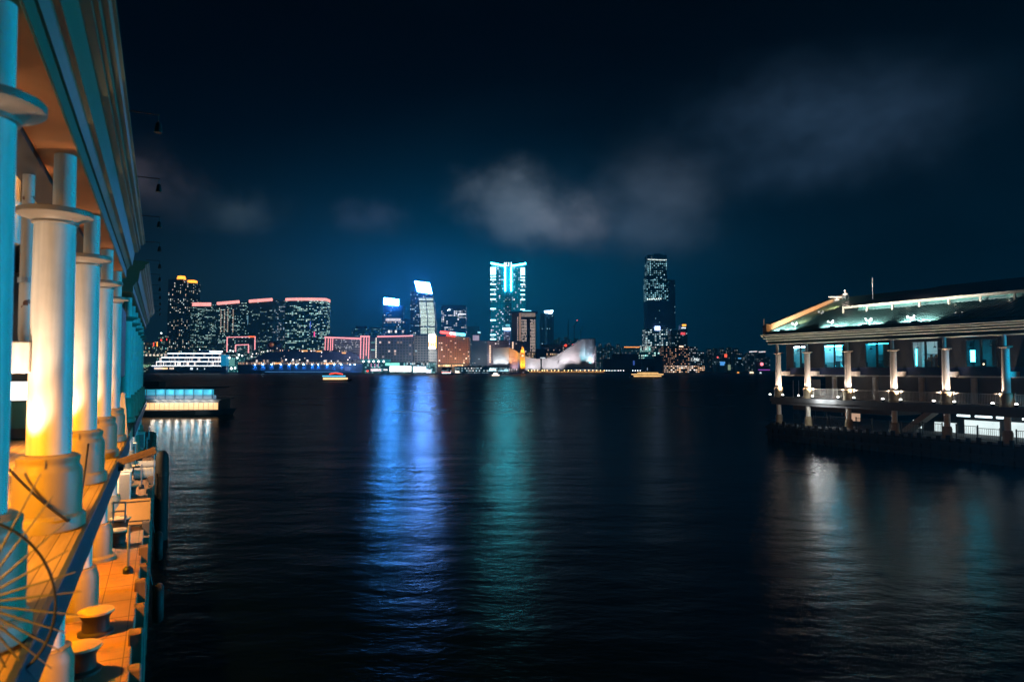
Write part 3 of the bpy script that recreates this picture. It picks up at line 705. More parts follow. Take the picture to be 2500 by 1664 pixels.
# lower storey: lit back wall, beams, stairs
MT['glowing_wall'] = emit('glowing_tile_wall', (.8, .95, .95), 1.0, var=.2, vscale=.9)  # wall glows by itself; its lamplight is put into the emission
for (a, b, z0, z1) in ((U0, 36.9, 1.95, 3.35), (37.4, 40.6, 1.95, 3.3), (41.4, 43.6, 1.95, 2.9), (44.9, 45.9, 2.1, 2.95)):
    obj('glowing_wall_panel', MB().box(RV+5.8, RV+5.9, a, b, z0, z1), MT['glowing_wall'], rp)
obj('lower_back_wall', MB().box(RV+5.91, RV+6.1, U0, 45.0, 1.91, 4.19), MT['wall_dark'], rp)
MT['lit_slot'] = emit('lit_slot', (.75, .95, 1), 3, var=.3, vscale=1.5)
for a, b in ((39.2, 40.4), (37.2, 38.7), (35.6, 36.8), (32.4, 34.6), (30.2, 31.8), (27, 29.5)):
    obj('ceiling_slot', MB().box(RV+4.2, RV+4.3, a, b, 3.72, 3.9), MT['lit_slot'], rp)
MT['poster'] = emit('backlit_poster', (1, .62, .42), .55, var=.15, vscale=1.2)
obj('poster_box', MB().box(RV+3.6, RV+3.7, 50.6, 52.4, 2.55, 3.45), MT['poster'], rp)
obj('glass_screen', MB().box(RV+1.5, RV+1.53, 53.2, 57.8, 1.95, 3.9), MT['glass'], rp)
for u in (53.2, 54.7, 56.2, 57.8): obj('screen_post', MB().box(RV+1.45, RV+1.499, u-.03, u+.03, 1.91, 4.19), MT['frame'], rp)
obj('stair_stringer', MB().prism([(44.0, 1.95), (44.8, 1.95), (41.9, 4.19), (41.1, 4.19)], 0, RV+1.6, RV+2.9), MT['concrete'], rp)
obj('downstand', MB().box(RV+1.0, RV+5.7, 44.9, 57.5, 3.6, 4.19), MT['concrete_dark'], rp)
for a, b, z in ((56.2, 57.4, 3.9), (52, 53, 3.9)): obj('hanger', MB().box(RV+2.5, RV+2.53, a, a+.03, 3.2, 4.19), MT['steel'], rp)
# floodlight at the foot of every upper column, both sides
fl = obj('floodlight', MB().lathe([(.05, 0), (.14, .05), (.16, .22), (.15, .26)], RV-.42, RU[0]+.95, RZ+.005, 12), MT['dark_metal'], rp, smooth=True)
MT['lens'] = emit('floodlight_lens', (1, .93, .85), 9)
obj('lens', MB().lathe([(.13, .262), (.12, .32), (.08, .37), (.01, .39)], RV-.42, RU[0]+.95, RZ+.005, 12), MT['lens'], fl)
dup_part(fl, rp, (0, -1.9, 0))
for u in RU[1:]:
    dup_part(fl, rp, (0, u-RU[0], 0)); dup_part(fl, rp, (0, u-RU[0]-1.9, 0))
for i, u in enumerate(RU):
    for s, pw in ((.95, 1000), (-.95, 1400)):
        if i == 5 and s < 0: continue
        lamp('SPOT', W(RV-.42, u+s, RZ+.43), (1, .77, .62), pw, .08, W(RV-.1, u+.0, RZ+3.6), 84, .8, 'column_flood')
# ridge cap lamps washing the roof from the gutter
rl = obj('roof_floodlight', MB().box(RV-.95, RV-.8, 56.9, 57.6, 12.95, 13.1), MT['dark_metal'], rp, bevel=.02)
for u in (57.2, 50.4, 46.6, 41.2):
    if u != 57.2: dup_part(rl, rp, (0, u-57.25, 0))
    lamp('AREA', W(RV-.86, u, 13.27), (.9, 1, .95), 800, (3.2, .08), W(RV+1.2, u, 13.3), angle=100, name='roof_wash')
lamp('SPOT', W(RV+2.0, U1-3.4, 14.6), (1, .58, .26), 700, .1, W(RV+3.0, U1, 14.2), 150, .8, 'parapet_lamp')
lamp('SPOT', W(RV+8.0, U1-3.4, 16.4), (1, .58, .26), 420, .1, W(RV+8.0, U1, 16.2), 150, .8, 'parapet_lamp')
for u in (51, 46, 41, 36, 31, 26): lamp('POINT', W(CV+.35, u, rz_(CV+.35)+.35), (1, .95, .75), 4.5, .06, name='clerestory_lamp')
lamp('AREA', W(RV-1.35, 40, 10.9), (1, .86, .66), 0.01, (.2, .2), W(RV-.8, 40, 12), name='spare_lamp') if False else None
# small twin-spot fittings standing on the roof slope
MT['spot_lens'] = emit('roof_spot_lens', (.9, 1, .95), 5)
def roof_spot(px, py, lab):
    # meet the roof plane
    r = Vector(ray(px, py)); n_ = Vector((0, 0, 1))*1.0-VX*SL
    p0 = W(RV-.75, 0, 12.93); cam = Vector((0, 0, H)); t = (p0-cam).dot(n_)/r.dot(n_); p = cam+r*t
    v, u, z = p.dot(VX), p.dot(UX), p.z
    t = thing('roof_spotlight', lab, 'spotlight', frame=(v, u, z-.02), group='twin spot fittings standing on the green roof')
    m = MB().tube([(v, u, z-.02), (v, u, z+.35)], .03, 6).tube([(v-.1, u-.35, z+.25), (v-.1, u+.35, z+.3)], .025, 6)
    obj('bracket', m, MT['steel'], t)
    for du in (-.3, .32):
        h = obj('spot_head', MB().lathe([(.04, 0), (.09, .05), (.1, .2)], v-.12, u+du, z+.28, 10), MT['steel'], t, smooth=True)
        obj('lens', MB().lathe([(.085, .202), (.08, .21)], v-.12, u+du, z+.28, 10), MT['spot_lens'], h)
for px, py, lab in ((1942, 797, 'leftmost twin spot fitting on the green roof, in the bright patch near the parapet'), (2030, 793, 'twin spot fitting on the green roof in the dark stretch after the first bright patch'),
                    (2123, 788, 'twin spot fitting standing in the middle bright patch of the green roof'), (2226, 782, 'twin spot fitting on the green roof between the second and third bright patches'),
                    (2343, 775, 'rightmost twin spot fitting on the green roof, above the last bright patch'), (2006, 769, 'unlit looking twin spot fitting high on the green roof close to the radars')):
    roof_spot(px, py, lab)
# radars and aerials
def radar(px, py, Yv, lab, barlen, rot, h):
    r = Vector(ray(px, py)); t = (RV+12.6+Yv)/r.dot(VX); p = r*t; v, u, z = p.dot(VX), p.dot(UX), p.z+H
    t = thing('radar_scanner', lab, 'radar', frame=(v, u, z-h), group=None)
    zb = rz_(v)+.1 if v < RV+13.4 else z-h
    m = MB()
    for a, b in ((-.4, -.3), (.4, -.3), (.4, .3), (-.4, .3)): m.bar((v+a, u+b, z-h), (v+a*.7, u+b*.7, z-.45), .06)
    m.bar((v-.4, u-.3, z-h+.05), (v+.3, u-.2, z-.5), .045); m.box(v-.35, v+.35, u-.3, u+.3, z-.5, z-.44)
    obj('stand', m, MT['steel'], t)
    obj('gearbox', MB().lathe([(.14, -.44), (.32, -.36), (.3, -.16), (.1, -.06), (.07, 0)], v, u, z, 16), MT['white_paint'], t, smooth=True)
    bm_ = MB().box(-barlen/2, barlen/2, -.09, .09, 0, .2)
    bm_.bm.transform(Matrix.Translation((v, u, z)) @ Matrix.Rotation(rot, 4, 'Z'))
    obj('scanner_bar', bm_, MT['white_paint'], t, bevel=.03)
radar(2043, 727, -1.0, 'lower radar scanner with the longer white bar, on the gable peak of the green roof', 2.3, R(-20), 1.2)
radar(2064, 713, -.2, 'upper radar scanner with the shorter white bar, on a taller stand behind the other', 1.5, R(30), 1.9)
lamp('POINT', W(RV+11.2, U1-1.6, 18.3), (1, .8, .65), 100, .1, name='radar_lamp')  # unseen point added to brighten the radars
def aerial(px, y0, y1, v, lab, wpx):
    r = Vector(ray(px, y1)); t = v/r.dot(VX); p = r*t; u = p.dot(UX); z0 = p.z+H
    r = Vector(ray(px, y0)); t = v/r.dot(VX); z1 = r.z*t+H
    a = thing('whip_aerial', lab, 'aerial', frame=(v, u, z0))
    obj('rod', MB().tube([(v, u, z0), (v, u, z1)], wpx, 8), MT['white_paint'], a, smooth=True)
    obj('aerial_foot', MB().lathe([(wpx*2, -.5), (wpx*2, (z1-z0)*.18), (wpx, (z1-z0)*.2)], v, u, z0, 10), MT['steel'], a, smooth=True)
aerial(2131, 677, 735, RV+11, 'tall white aerial standing alone on the ridge of the terminal roof', .05)
aerial(1865, 778, 812, RV-.7, 'short aerial at the left tip of the terminal eaves beside the orange block', .06)
lamp('POINT', W(RV+8.2, 46.5, 19.5), (1, .9, .85), 25, .1, name='aerial_lamp')
# fences
def fence(name, v, u0, u1, z, h, lab, mat, every=1.75, step=.13, group=None):
    t = thing(name, lab, 'railing', frame=(v, (u0+u1)/2, z), group=group)
    m = MB(); m.box(v-.025, v+.025, u0, u1, z+h-.05, z+h); m.box(v-.02, v+.02, u0, u1, z+.1, z+.14)
    obj('rail', m, MT[mat], t)
    b = MB(); n = int((u1-u0)/step)
    for i in range(1, n): u = u0+i*(u1-u0)/n; b.box(v-.011, v+.011, u-.011, u+.011, z+.141, z+h-.051)
    o = obj('balusters', b, MT[mat], t); o['kind'] = 'stuff'
    for k in range(2): pass
    for u in (u0, u1): obj('fence_post', MB().box(v-.045, v+.045, u-.045, u+.045, z+.003, z+h+.1), MT[mat], t)
names = ['beside the corner column', 'second bay from the sea end', 'third bay from the sea end', 'middle bay', 'fourth bay from the sea end', 'in front of the darkest window bay', 'nearest bay']
for i in range(1, len(RU)-1):
    fence('deck_railing', RV+.15, RU[i+1]+.6, RU[i]-.6, RZ+.004, 1.12, 'pale upper deck railing '+['', 'in front of the bright cyan window', 'in front of the deep blue window', 'in front of the window with ochre display', 'in front of the dim window with cyan column', 'in the last bay at the picture edge', 'beyond the picture edge'][i], 'cream')
MT['fence_black'] = surf('black_fence', (.012, .013, .015), .5, .3, 4)
for i in range(1, len(RU)-1):
    ua, ub = RU[i+1]+.6, RU[i]-.6
    for j in range(2):
        a = ua+(ub-ua)*(j*.5)+.05; b = ua+(ub-ua)*(j*.5+.5)-.05
        fence('quay_fence', RV+.05+.25*((i+j) % 2), a, b, RQ+.004, 1.15+.12*((i*3+j) % 2), 'black lower deck fence panel, '+('nearer' if j == 0 else 'farther')+' half of the bay '+['', 'with the orange poster', 'left of the stair', 'under the slanted stair', 'before the stepped white wall', 'at the picture edge', 'past the picture edge'][i], 'fence_black', step=.15)
bk = thing('parked_bicycle', 'dark bicycle silhouette before the orange poster on the lower deck', 'bicycle', frame=(RV+2.2, 52.6, RQ))
def ring(v, u, z, r): return [(v, u+r*math.cos(a), z+r*math.sin(a)) for a in [2*PI*i/20 for i in range(21)]]
for u in (52.1, 53.15):
    wh = obj('wheel', MB().tube(ring(RV+2.2, u, RQ+.34, .33), .022, 6), MT['rubber'], bk)
m = MB(); z = RQ+.34
for a, b in (((52.1, 0), (52.5, .5)), ((52.5, .5), (53.0, .48)), ((53.0, .48), (53.15, 0)), ((52.1, 0), (52.6, 0)), ((52.6, 0), (52.5, .55)), ((52.6, 0), (53.0, .48))): m.tube([(RV+2.2, a[0], z+a[1]), (RV+2.2, b[0], z+b[1])], .02, 6)
obj('bike_frame', m, MT['fence_black'], bk)
obj('saddle', MB().box(RV+2.13, RV+2.27, 52.38, 52.62, z+.55, z+.6), MT['rubber'], bk)
obj('handlebar', MB().tube([(RV+1.95, 52.98, z+.6), (RV+2.45, 52.98, z+.6)], .018, 6), MT['fence_black'], bk)

# ------------------------------------------------------------------ the city across the water
class Bld:
    def __init__(s, name, label, cat, x0, x1, yt, Y, mat, depth=40, rz=0, group=None, base=2.4, body='facade', yb=None, roof=True):
        a = at(x0, yt, Y); b = at(x1, yt, Y)
        s.Y = Y; s.cx = (a[0]+b[0])/2; s.base = base; s.w = b[0]-a[0]; s.h = a[2]-base; s.d = depth
        s.t = thing(name, label, cat, (s.cx, Y, base), rz, group)
        z0 = 0 if yb is None else s.z(yb)
        if mat is not None:
            s.body = obj(body, MB().box(-s.w/2, s.w/2, 0, depth, z0, s.h), mat, s.t)
            if roof:
                obj('roof_slab', MB().box(-s.w/2+.3, s.w/2-.3, .3, depth-.3, s.h+.003, s.h+1.0), MT['broof'], s.t)
    def x(s, px): return at(px, 832, s.Y)[0]-s.cx
    def z(s, py): return at(1250, py, s.Y)[2]-s.base
    def part(s, name, x0, x1, y0, y1, mat, f=-1.5, b=-.01, parent=None):
        """box between pixel bounds, from f to b in depth (0 is the front wall)"""
        return obj(name, MB().box(s.x(x0), s.x(x1), f, b, s.z(y1), s.z(y0)), mat, parent or s.t)
    def bars(s, name, segs, wpx, mat, f=-1.6):
        m = MB(); w = wpx/F*s.Y
        for (xa, ya, xb, yb) in segs: m.bar((s.x(xa), f, s.z(ya)), (s.x(xb), f, s.z(yb)), w)
        return obj(name, m, mat, s.t)
MT['broof'] = surf('city_roof', (.02, .022, .025), .8, .3, .1)
WT = (1, .95, .9); TEAL = (.35, 1, .9); CY = (.45, .85, 1); AMB = (1, .6, .25)
pink = emit('pink_neon', (1, .34, .36), 2.0); pinkband = emit('pink_sign_band', (1, .38, .34), 1.7, var=.14, vscale=.06)
redn = emit('red_neon', (1, .06, .03), 3); orangen = emit('orange_crown_lights', (1, .30, .03), 4, var=.2, vscale=.3)
blue_sign = emit('blue_white_sign', (.05, .32, 1.0), 235); blue_sign2 = emit('blue_white_screen', (.09, .31, 1.0), 195)
teal_neon = emit('teal_white_neon', (.04, .72, .92), 66); white_neon = emit('white_neon', (.75, .92, 1), 6)
white_sign = emit('white_sign', (.45, .8, 1), 9)

D = dict
# --- far left
fl_m = [facade('far_left_block_%d' % i, (.02, .026, .028), 7, 6, .6, .5, .3, cols=(AMB, TEAL), s=1.0, dim=(.003, .008, .01)) for i in range(3)]
for i, (x0, x1, yt, Y, lab) in enumerate(((338, 356, 836, 2500, 'low dark block with warm dots nearest the left columns'), (357, 371, 845, 2460, 'low block left of the red neon signs'),
        (372, 386, 832, 2520, 'low block carrying orange neon uprights'), (387, 397, 818, 2560, 'dark slim block with a white beacon lamp on top'), (398, 412, 828, 2500, 'low block with a red neon crown beside the twin towers'))):
    b = Bld('apartment_block', lab, 'building', x0, x1, yt, Y, fl_m[i % 3], 40)
    if i == 2:
        b.bars('neon_upright', [(376, 836, 376, 846)], 1.4, redn); b.bars('neon_upright', [(384.5, 835, 384.5, 846)], 1.6, orangen)
    if i == 3:
        b.bars('neon_sign', [(394, 828, 394, 845)], 2.4, redn); obj('beacon', MB().ball((b.x(394), -2, b.z(813)), 3, 8), emit('beacon_white', (.8, .95, 1), 5), b.t)
        b.bars('beacon_mast', [(394, 813, 394, 826)], .6, MT['steel'], 0.5)
    if i == 4: b.part('neon_crown', 407, 424, 826, 831, redn); b.part('neon_crown', 417, 424, 832, 836, emit('orange_sign', (1, .3, .05), 2))
ot = Bld('cruise_terminal', 'low terminal hall with a string of round lamps and green lettering behind the left columns', 'terminal', 290, 398, 868, 2010, facade('terminal_hall', (.03, .04, .04), 6, 5, .6, .4, .25, cols=(AMB, TEAL), s=.5, dim=(.004, .01, .01)), 60)
for i in range(9):
    obj('globe_lamp', MB().ball((ot.x(322+9.3*i), -2.5, ot.z(866.5)), 3.0, 8), MT.setdefault('globe', emit('pale_globe', (1, .85, .65), 1.3)), ot.t)
def text(body, size, mat, parent, loc, rot=(PI/2, 0, 0), align='RIGHT', name='lettering', depth=.3):
    cu = bpy.data.curves.new('tmp', 'FONT'); cu.body = body; cu.size = size; cu.align_x = align; cu.extrude = depth; cu.resolution_u = 2
    o = bpy.data.objects.new('tmp', cu); C.objects.link(o)
    dg = bpy.context.evaluated_depsgraph_get(); me = bpy.data.meshes.new_from_object(o.evaluated_get(dg))
    bpy.data.objects.remove(o); me.name = name; me.materials.clear(); me.materials.append(mat)
    t = bpy.data.objects.new(name, me); C.objects.link(t); t.parent = parent; t.location = loc; t.rotation_euler = rot
    return t
text('OCEAN TERMINAL', 12, emit('green_lettering', (.55, 1, .6), .8), ot.t, (ot.x(374), -3, ot.z(896)))
# --- twin residential towers
tw = facade('tower_flats', (.02, .026, .03), 6.5, 5.5, .42, .5, .17, cols=((1, .72, .45), (.7, 1, 1)), s=1.3, dim=(.001, .004, .005))
a = Bld('residential_tower', 'taller left tower of the dark twin flats at the far left, bright orange crown', 'tower', 411, 447, 682, 2300, tw, 45)
obj('crown', MB().lathe([(14, 0), (14, 8), (12, 9), (12, 13)], a.x(432), 22, a.h+1.01, 20), orangen, a.t)
a.part('mechanical_floor', 410.8, 447.2, 722, 727, MT['wall_grey'], -.6, -.01)
b = Bld('residential_tower', 'shorter right tower of the dark twin flats at the far left, thin orange crown', 'tower', 447.3, 474, 691, 2300, tw, 45)
b.part('crown', 453, 469, 683, 688, orangen, 5, 30); b.part('crown_post', 467, 469.5, 683.1, 690, orangen, 3.9, 4.9)
# --- four office slabs with pink bands
def off(i, **k): return facade('office_glass_%d' % i, (.006, .016, .018), 4.0, 4.0, .72, .46, cols=((.75, 1, .85), (.5, 1, .95)), dim=(.001, .006, .0065), **k)
o1 = Bld('office_tower', 'leftmost and lowest of the four dark office slabs with pink roof bands', 'tower', 466, 527, 744, 2080, off(1, lit=.16, row=.16, seg=6, s=.8), 50)
o1.part('sign_band', 468, 514, 738.5, 747, pinkband, -2)
o2 = Bld('office_tower', 'second office slab from the left, with columns of lit windows under its pink band', 'tower', 527.5, 606, 738, 2060, off(2, lit=.15, row=.12, seg=5, s=1.0), 50)
o2.bars('sign_band', [(530, 741, 583, 736.5)], 6.6, pinkband, -3)
o2.bars('edge_light', [(605, 770, 605, 792)], 1.0, emit('blue_edge', (.3, .7, 1), .8))
o2m = MB()
for c in (537.5, 546, 554, 567):
    for r in range(11): o2m.box(o2.x(c), o2.x(c+2.2), -.4, -.02, o2.z(758+5.2*r), o2.z(755+5.2*r))
obj('lit_window_columns', o2m, emit('warm_window_columns', (1, .78, .58), .8, sample=False), o2.t)
o3 = Bld('office_tower', 'third office slab from the left, nearly black with a bluish right flank and pink band', 'tower', 606.5, 696, 733, 2040, off(3, lit=.05, row=.05, seg=6, s=.7), 50)
o3.bars('sign_band', [(608, 735.5, 664, 731)], 6.8, pinkband, -3)
o3.part('side_wing', 664, 697, 734, 868, facade('office_wing_blue', (.01, .03, .045), 4.5, 4.5, .7, .45, .16, .08, cols=(CY, WT), s=.6, dim=(.002, .014, .022)), -1.2)
# fourth slab: bowed front
a = at(697, 735, 1960); c = at(797, 735, 1960)
o4 = Bld('office_tower', 'widest office slab with a bowed front, many teal lit floors and a full-width pink band', 'tower', 697, 796, 733, 1960, None)
def bow(x0, x1, sag, y0, n=14, d=45):
    pts = [(x0+(x1-x0)*i/n, -sag*(1-(2*i/n-1)**2)) for i in range(n+1)]
    return pts+[(x1, d), (x0, d)]
off4 = facade('office_glass_4', (.006, .018, .02), 4.8, 4.4, .75, .48, .18, .22, 7, cols=((.75, 1, .85), (.5, 1, .95)), s=1.15, dim=(.001, .008, .008))
obj('facade', MB().prism(bow(-o4.w/2, o4.w/2, 9, 0), 2, 0, o4.h-1.5), off4, o4.t)
obj('sign_band', MB().prism(bow(-o4.w/2-.5, o4.w/2+.5, 10, 0), 2, o4.h-1.49, o4.h+6.5), pinkband, o4.t)
o4.bars('neon_sign', [(770, 810, 770, 822)], 2.2, emit('magenta_neon', (1, .08, .3), 1.6), -11)
o4.bars('blue_sign', [(760, 785, 760, 802)], 1.8, emit('blue_led', (.1, .2, 1), .8), -11)
# --- low shopping blocks with neon portals
h1 = Bld('shopping_block', 'dark shopping block outlined by a tall pink neon portal behind the cruise ships', 'building', 553, 625, 823, 1930, facade('portal_block', (.01, .025, .028), 5, 5, .6, .45, .16, .1, cols=(TEAL, WT), s=.7, dim=(.001, .006, .007)), 30)
h1.bars('neon_portal', [(555, 859, 555, 823), (554, 823, 624, 821.5), (623, 822, 623, 853)], 1.7, pink)
h1.part('orange_neon', 608, 623, 820.4, 823, emit('orange_red_neon', (1, .12, .03), 3), -3.6, -2.6)
h2 = Bld('arcade_block', 'small arcade front with a lower pink neon portal inside the taller one', 'building', 575, 609, 842, 1900, facade('arcade_teal', (.02, .06, .06), 4, 4, .6, .5, .35, cols=(TEAL, WT), s=.7, dim=(.003, .02, .022)), 20)
h2.bars('neon_portal', [(576, 858, 576, 842), (575.5, 842, 608, 841), (607.5, 842, 607.5, 861)], 1.9, pink)
mid = Bld('podium_block', 'long dim podium with rows of teal windows under the four office slabs', 'building', 462, 800, 840, 1990, facade('podium_teal', (.012, .03, .032), 5, 4.5, .65, .45, .26, .12, 5, cols=(TEAL, (1, .85, .6)), s=.7, dim=(.002, .008, .008)), 25)
# --- neon framed slab hotel
e1 = Bld('hotel_building', 'grey slab hotel framed by thick pink neon bars on top and at both ends', 'hotel', 792, 903, 822, 1700, facade('slab_hotel', (.22, .22, .25), 30, 4.2, 1.0, .45, .0, glass=(.02, .02, .025), dim=(0, 0, 0)), 35)
e1.bars('neon_frame', [(793, 823, 881, 826.5), (880, 821, 903, 821)], 2.8, pink, -2.2)
e1.bars('neon_pillar', [(795, 824, 794, 858), (802, 826, 801, 858), (808, 826, 807.5, 858), (813, 826, 812, 858)], 1.3, pink, -2)
e1.bars('neon_pillar', [(881.5, 823, 880.5, 876), (889, 823, 888, 876), (895.5, 823, 894.5, 868), (901.5, 823, 900.5, 876)], 1.5, pink, -2)
hw = MB(); random.seed(3)
for i in range(46):
    px = random.uniform(817, 878); py = random.choice((829, 833, 837, 841, 845, 849)); hw.box(e1.x(px), e1.x(px+1.6), -.5, -.02, e1.z(py+1.4), e1.z(py))
obj('lit_windows', hw, emit('hotel_windows', (.9, .95, 1), 1.0, sample=False), e1.t)['kind'] = 'stuff'
e0 = Bld('office_block', 'dim wide teal block standing between the neon hotel and the blue-signed tower', 'building', 859, 934, 802, 1950, facade('teal_dim', (.008, .03, .04), 5, 5, .6, .4, .16, cols=(TEAL, CY), s=.5, dim=(.001, .018, .026)), 30)
e0.part('roof_house', 867, 892, 795, 801, MT['bteal'] if 'bteal' in MT else MT['broof'], 4, 20); e0.part('roof_house', 898, 926, 799, 801.5, MT['broof'], 4, 20)
# --- tower with the square blue-white sign
f1 = Bld('sign_tower', 'slim blue tower topped by a glowing square blue-white sign', 'tower', 936, 984, 746, 1760, facade('blue_tower', (.01, .04, .09), 4, 5, .55, .5, .14, cols=(WT, CY), s=.9, dim=(.0, .022, .055)), 30)
f1.part('side_block', 932, 936.0, 768, 880, MT.setdefault('bblue', facade('blue_flank', (.006, .03, .06), 6, 6, .5, .4, .03, cols=(CY, WT), s=.6, dim=(0, .014, .032))), 4, 26)
f1.part('side_block', 984.1, 1000, 778, 880, MT['bblue'], 3, 28)
sgn = MB().prism([(f1.x(937.5), f1.z(727)), (f1.x(973.5), f1.z(731)), (f1.x(973.5), f1.z(746)), (f1.x(937.5), f1.z(743.5))], 1, -5.5, -3.5)
obj('sign', sgn, blue_sign, f1.t); obj('sign_frame', MB().box(f1.x(938), f1.x(973), -3.49, 0, f1.z(745), f1.z(732)), MT['broof'], f1.t)
f1.part('lit_floor', 941, 978, 777, 783, emit('lit_lobby_warm', (.9, .85, .9), 1.0, sample=False, var=.25, vscale=.2), -.5)
f1.part('lit_floor', 939, 988, 784.5, 788, facade('lit_row', (.2, .2, .25), 4, 40, .6, 1.0, .8, cols=(WT, PEACH if False else (1, .8, .7)), s=.6), -.5)
f1.part('lit_floor', 947, 990, 806, 812, facade('lit_row_b', (.2, .2, .25), 6, 40, .8, 1.0, .7, cols=(WT, WT), s=1.1), -.5)
# --- pink topped grid hotel
g1 = Bld('hotel_building', 'dark gridded hotel with one thin straight pink neon line along its roof', 'hotel', 920, 1009, 821, 1640, facade('grid_hotel', (.09, .10, .13), 7.2, 7, .62, .66, .13, cols=((1, .7, .55), (1, .85, .8)), s=.6, glass=(.012, .016, .02), dim=(.001, .004, .007)), 40)
g1.bars('neon_line', [(921, 821.5, 1008, 819.5)], 2.6, pink, -2)
g0 = Bld('office_block', 'narrow dark block with one column of round white stair lights between two neon roofs', 'building', 904, 921.5, 823, 1665, facade('stair_block', (.06, .065, .08), 12, 6, .8, .45, .1, cols=(TEAL, TEAL), s=.5), 30)
for i in range(11): obj('stair_lamp', MB().ball((g0.x(918.5), -1.5, g0.z(826+4.55*i)), 1.7, 8), MT.setdefault('stairl', emit('stair_lamp_white', (1, .95, .8), 1.6, sample=False)), g0.t)
# --- tower with the slanted screen
m1 = Bld('screen_tower', 'dark tower with a slanted glowing white screen over twin stacks of bright floors', 'tower', 1001, 1063, 735, 1720, None)
mf = facade('screen_tower_glass', (.006, .02, .035), 4, 4.6, .6, .5, .2, .08, cols=(WT, CY), s=.8, dim=(0, .008, .02))
prof = [(m1.x(1001), 0), (m1.x(1063.5), 0), (m1.x(1062.5), m1.z(790)), (m1.x(1058), m1.z(738)), (m1.x(1054), m1.z(719)), (m1.x(1012), m1.z(712)), (m1.x(1001.5), m1.z(711))]
obj('facade', MB().prism(prof, 1, 0, 40), mf, m1.t)
obj('screen_back', MB().prism([(m1.x(1011), m1.z(716)), (m1.x(1056), m1.z(720)), (m1.x(1048), m1.z(692)), (m1.x(1011), m1.z(686))], 1, -1.0, 6), MT['bblue'], m1.t)
obj('screen', MB().prism([(m1.x(1019), m1.z(712)), (m1.x(1054.5), m1.z(717)), (m1.x(1048), m1.z(691)), (m1.x(1012), m1.z(686.5))], 1, -3.2, -1.2), blue_sign2, m1.t)
sf = MB()
for i in range(27):
    y = 728+3.25*i; sx = i*.32 if i < 16 else 5
    if i in (2, 21): continue
    sf.box(m1.x(1022+sx), m1.x(1038+sx*.9), -1.2, -.05, m1.z(y+1.55), m1.z(y)); sf.box(m1.x(1040.5+sx*.9), m1.x(1056.5+sx), -1.2, -.05, m1.z(y+1.6), m1.z(y+.1))
obj('lit_floor_bands', sf, emit('lit_floor_bands', (.8, 1, .85), 1.5, var=.15, vscale=.25), m1.t)
m2 = Bld('hotel_building', 'pale concrete egg-crate block below the slanted screen tower', 'hotel', 1012, 1047, 818, 1660, facade('egg_crate', (.34, .34, .33), 7, 6.2, .62, .5, .06, cols=(CY, WT), s=.9, glass=(.01, .012, .014)), 30)
# --- tall gold and white vertical sign
v1 = Bld('sign_building', 'narrow pale building faced by a tall glowing gold and white vertical sign', 'building', 1046.5, 1067, 852, 1600, facade('pale_narrow', (.4, .42, .4), 5, 6.5, .35, .4, .05, cols=(WT, WT), s=.5, glass=(.02, .02, .02)), 20)
gold = emit('gold_sign_field', (1, .42, .06), 4.5)
v1.part('sign_case', 1046, 1064.5, 815, 853, MT['bteal'] if 'bteal' in MT else MT['broof'], -1.6, 8)
v1.part('sign_panel', 1047.5, 1063, 816, 834.5, emit('sign_white_warm', (1, .86, .75), 9), -3.4, -1.7)
v1.part('sign_panel', 1047.5, 1063, 834.6, 846, emit('sign_amber', (1, .62, .25), 5), -3.3, -1.7)
v1.part('sign_panel', 1047.5, 1063, 846.1, 852, emit('sign_white_low', (1, .9, .8), 7), -3.4, -1.7)
v1.bars('sign_emblem', [(1052, 838, 1054.5, 844), (1055, 838, 1052.5, 843.5), (1057, 837, 1059.5, 843), (1060, 839, 1057.5, 844)], 1.3, gold, -3.8)
v1.bars('sign_edge', [(1064.5, 819, 1064.5, 850)], 2.4, gold, -2.4)
# --- rounded office tower behind the red-cyan sign
n1 = Bld('office_tower', 'blue-grey office tower with bright upper floors behind the red and cyan sign', 'tower', 1078, 1137, 747, 1830, facade('bluegrey_tower', (.015, .035, .07), 5, 5.4, .75, .5, .1, .26, 5, cols=(WT, (.75, .85, 1)), s=1.0, dim=(0, .012, .035)), 45)
n1.part('plant_room', 1077.4, 1137.4, 745, 756, MT['bblue'], -.6)
n1.bars('logo', [(1092, 758, 1098, 754), (1098, 754, 1098, 758)], 1.3, white_neon, -1.4)
n1.part('lit_floor', 1118, 1137, 765.5, 768, emit('lit_strip_white', (.9, .95, 1), 1.8, sample=False), -.6)
# --- brick hotel with the slanted red/cyan sign
j1 = Bld('hotel_building', 'reddish brown brick hotel under the long red and cyan sign', 'hotel', 1069, 1129, 821, 1560, facade('brick_hotel', (.26, .12, .07), 5.2, 5, .5, .42, .12, cols=((1, .9, .85), (1, .75, .5)), s=2.2, glass=(.02, .012, .01), dim=(0, 0, 0)), 60)
j1.part('flank', 1129.0, 1145.5, 823, 899, facade('brick_flank', (.3, .14, .08), 5.2, 5, .5, .42, .16, cols=((1, .9, .85), (1, .75, .5)), s=2.2, glass=(.02, .012, .01)), 1.5, 50)
for (xa, ya, xb, yb, m) in ((1075, 810.5, 1098, 813, emit('red_sign', (1, .07, .06), 5)), (1098.2, 813, 1112, 814.7, emit('pink_white_sign', (1, .45, .45), 5)), (1112.2, 814.7, 1136, 817, emit('cyan_sign', (.12, .75, 1), 5))):
    j1.bars('sign_panel', [(xa, ya, xb, yb)], 6.2, m, -3)
j1.bars('red_lettering', [(1090, 819, 1112, 821)], 2.2, redn, -3)
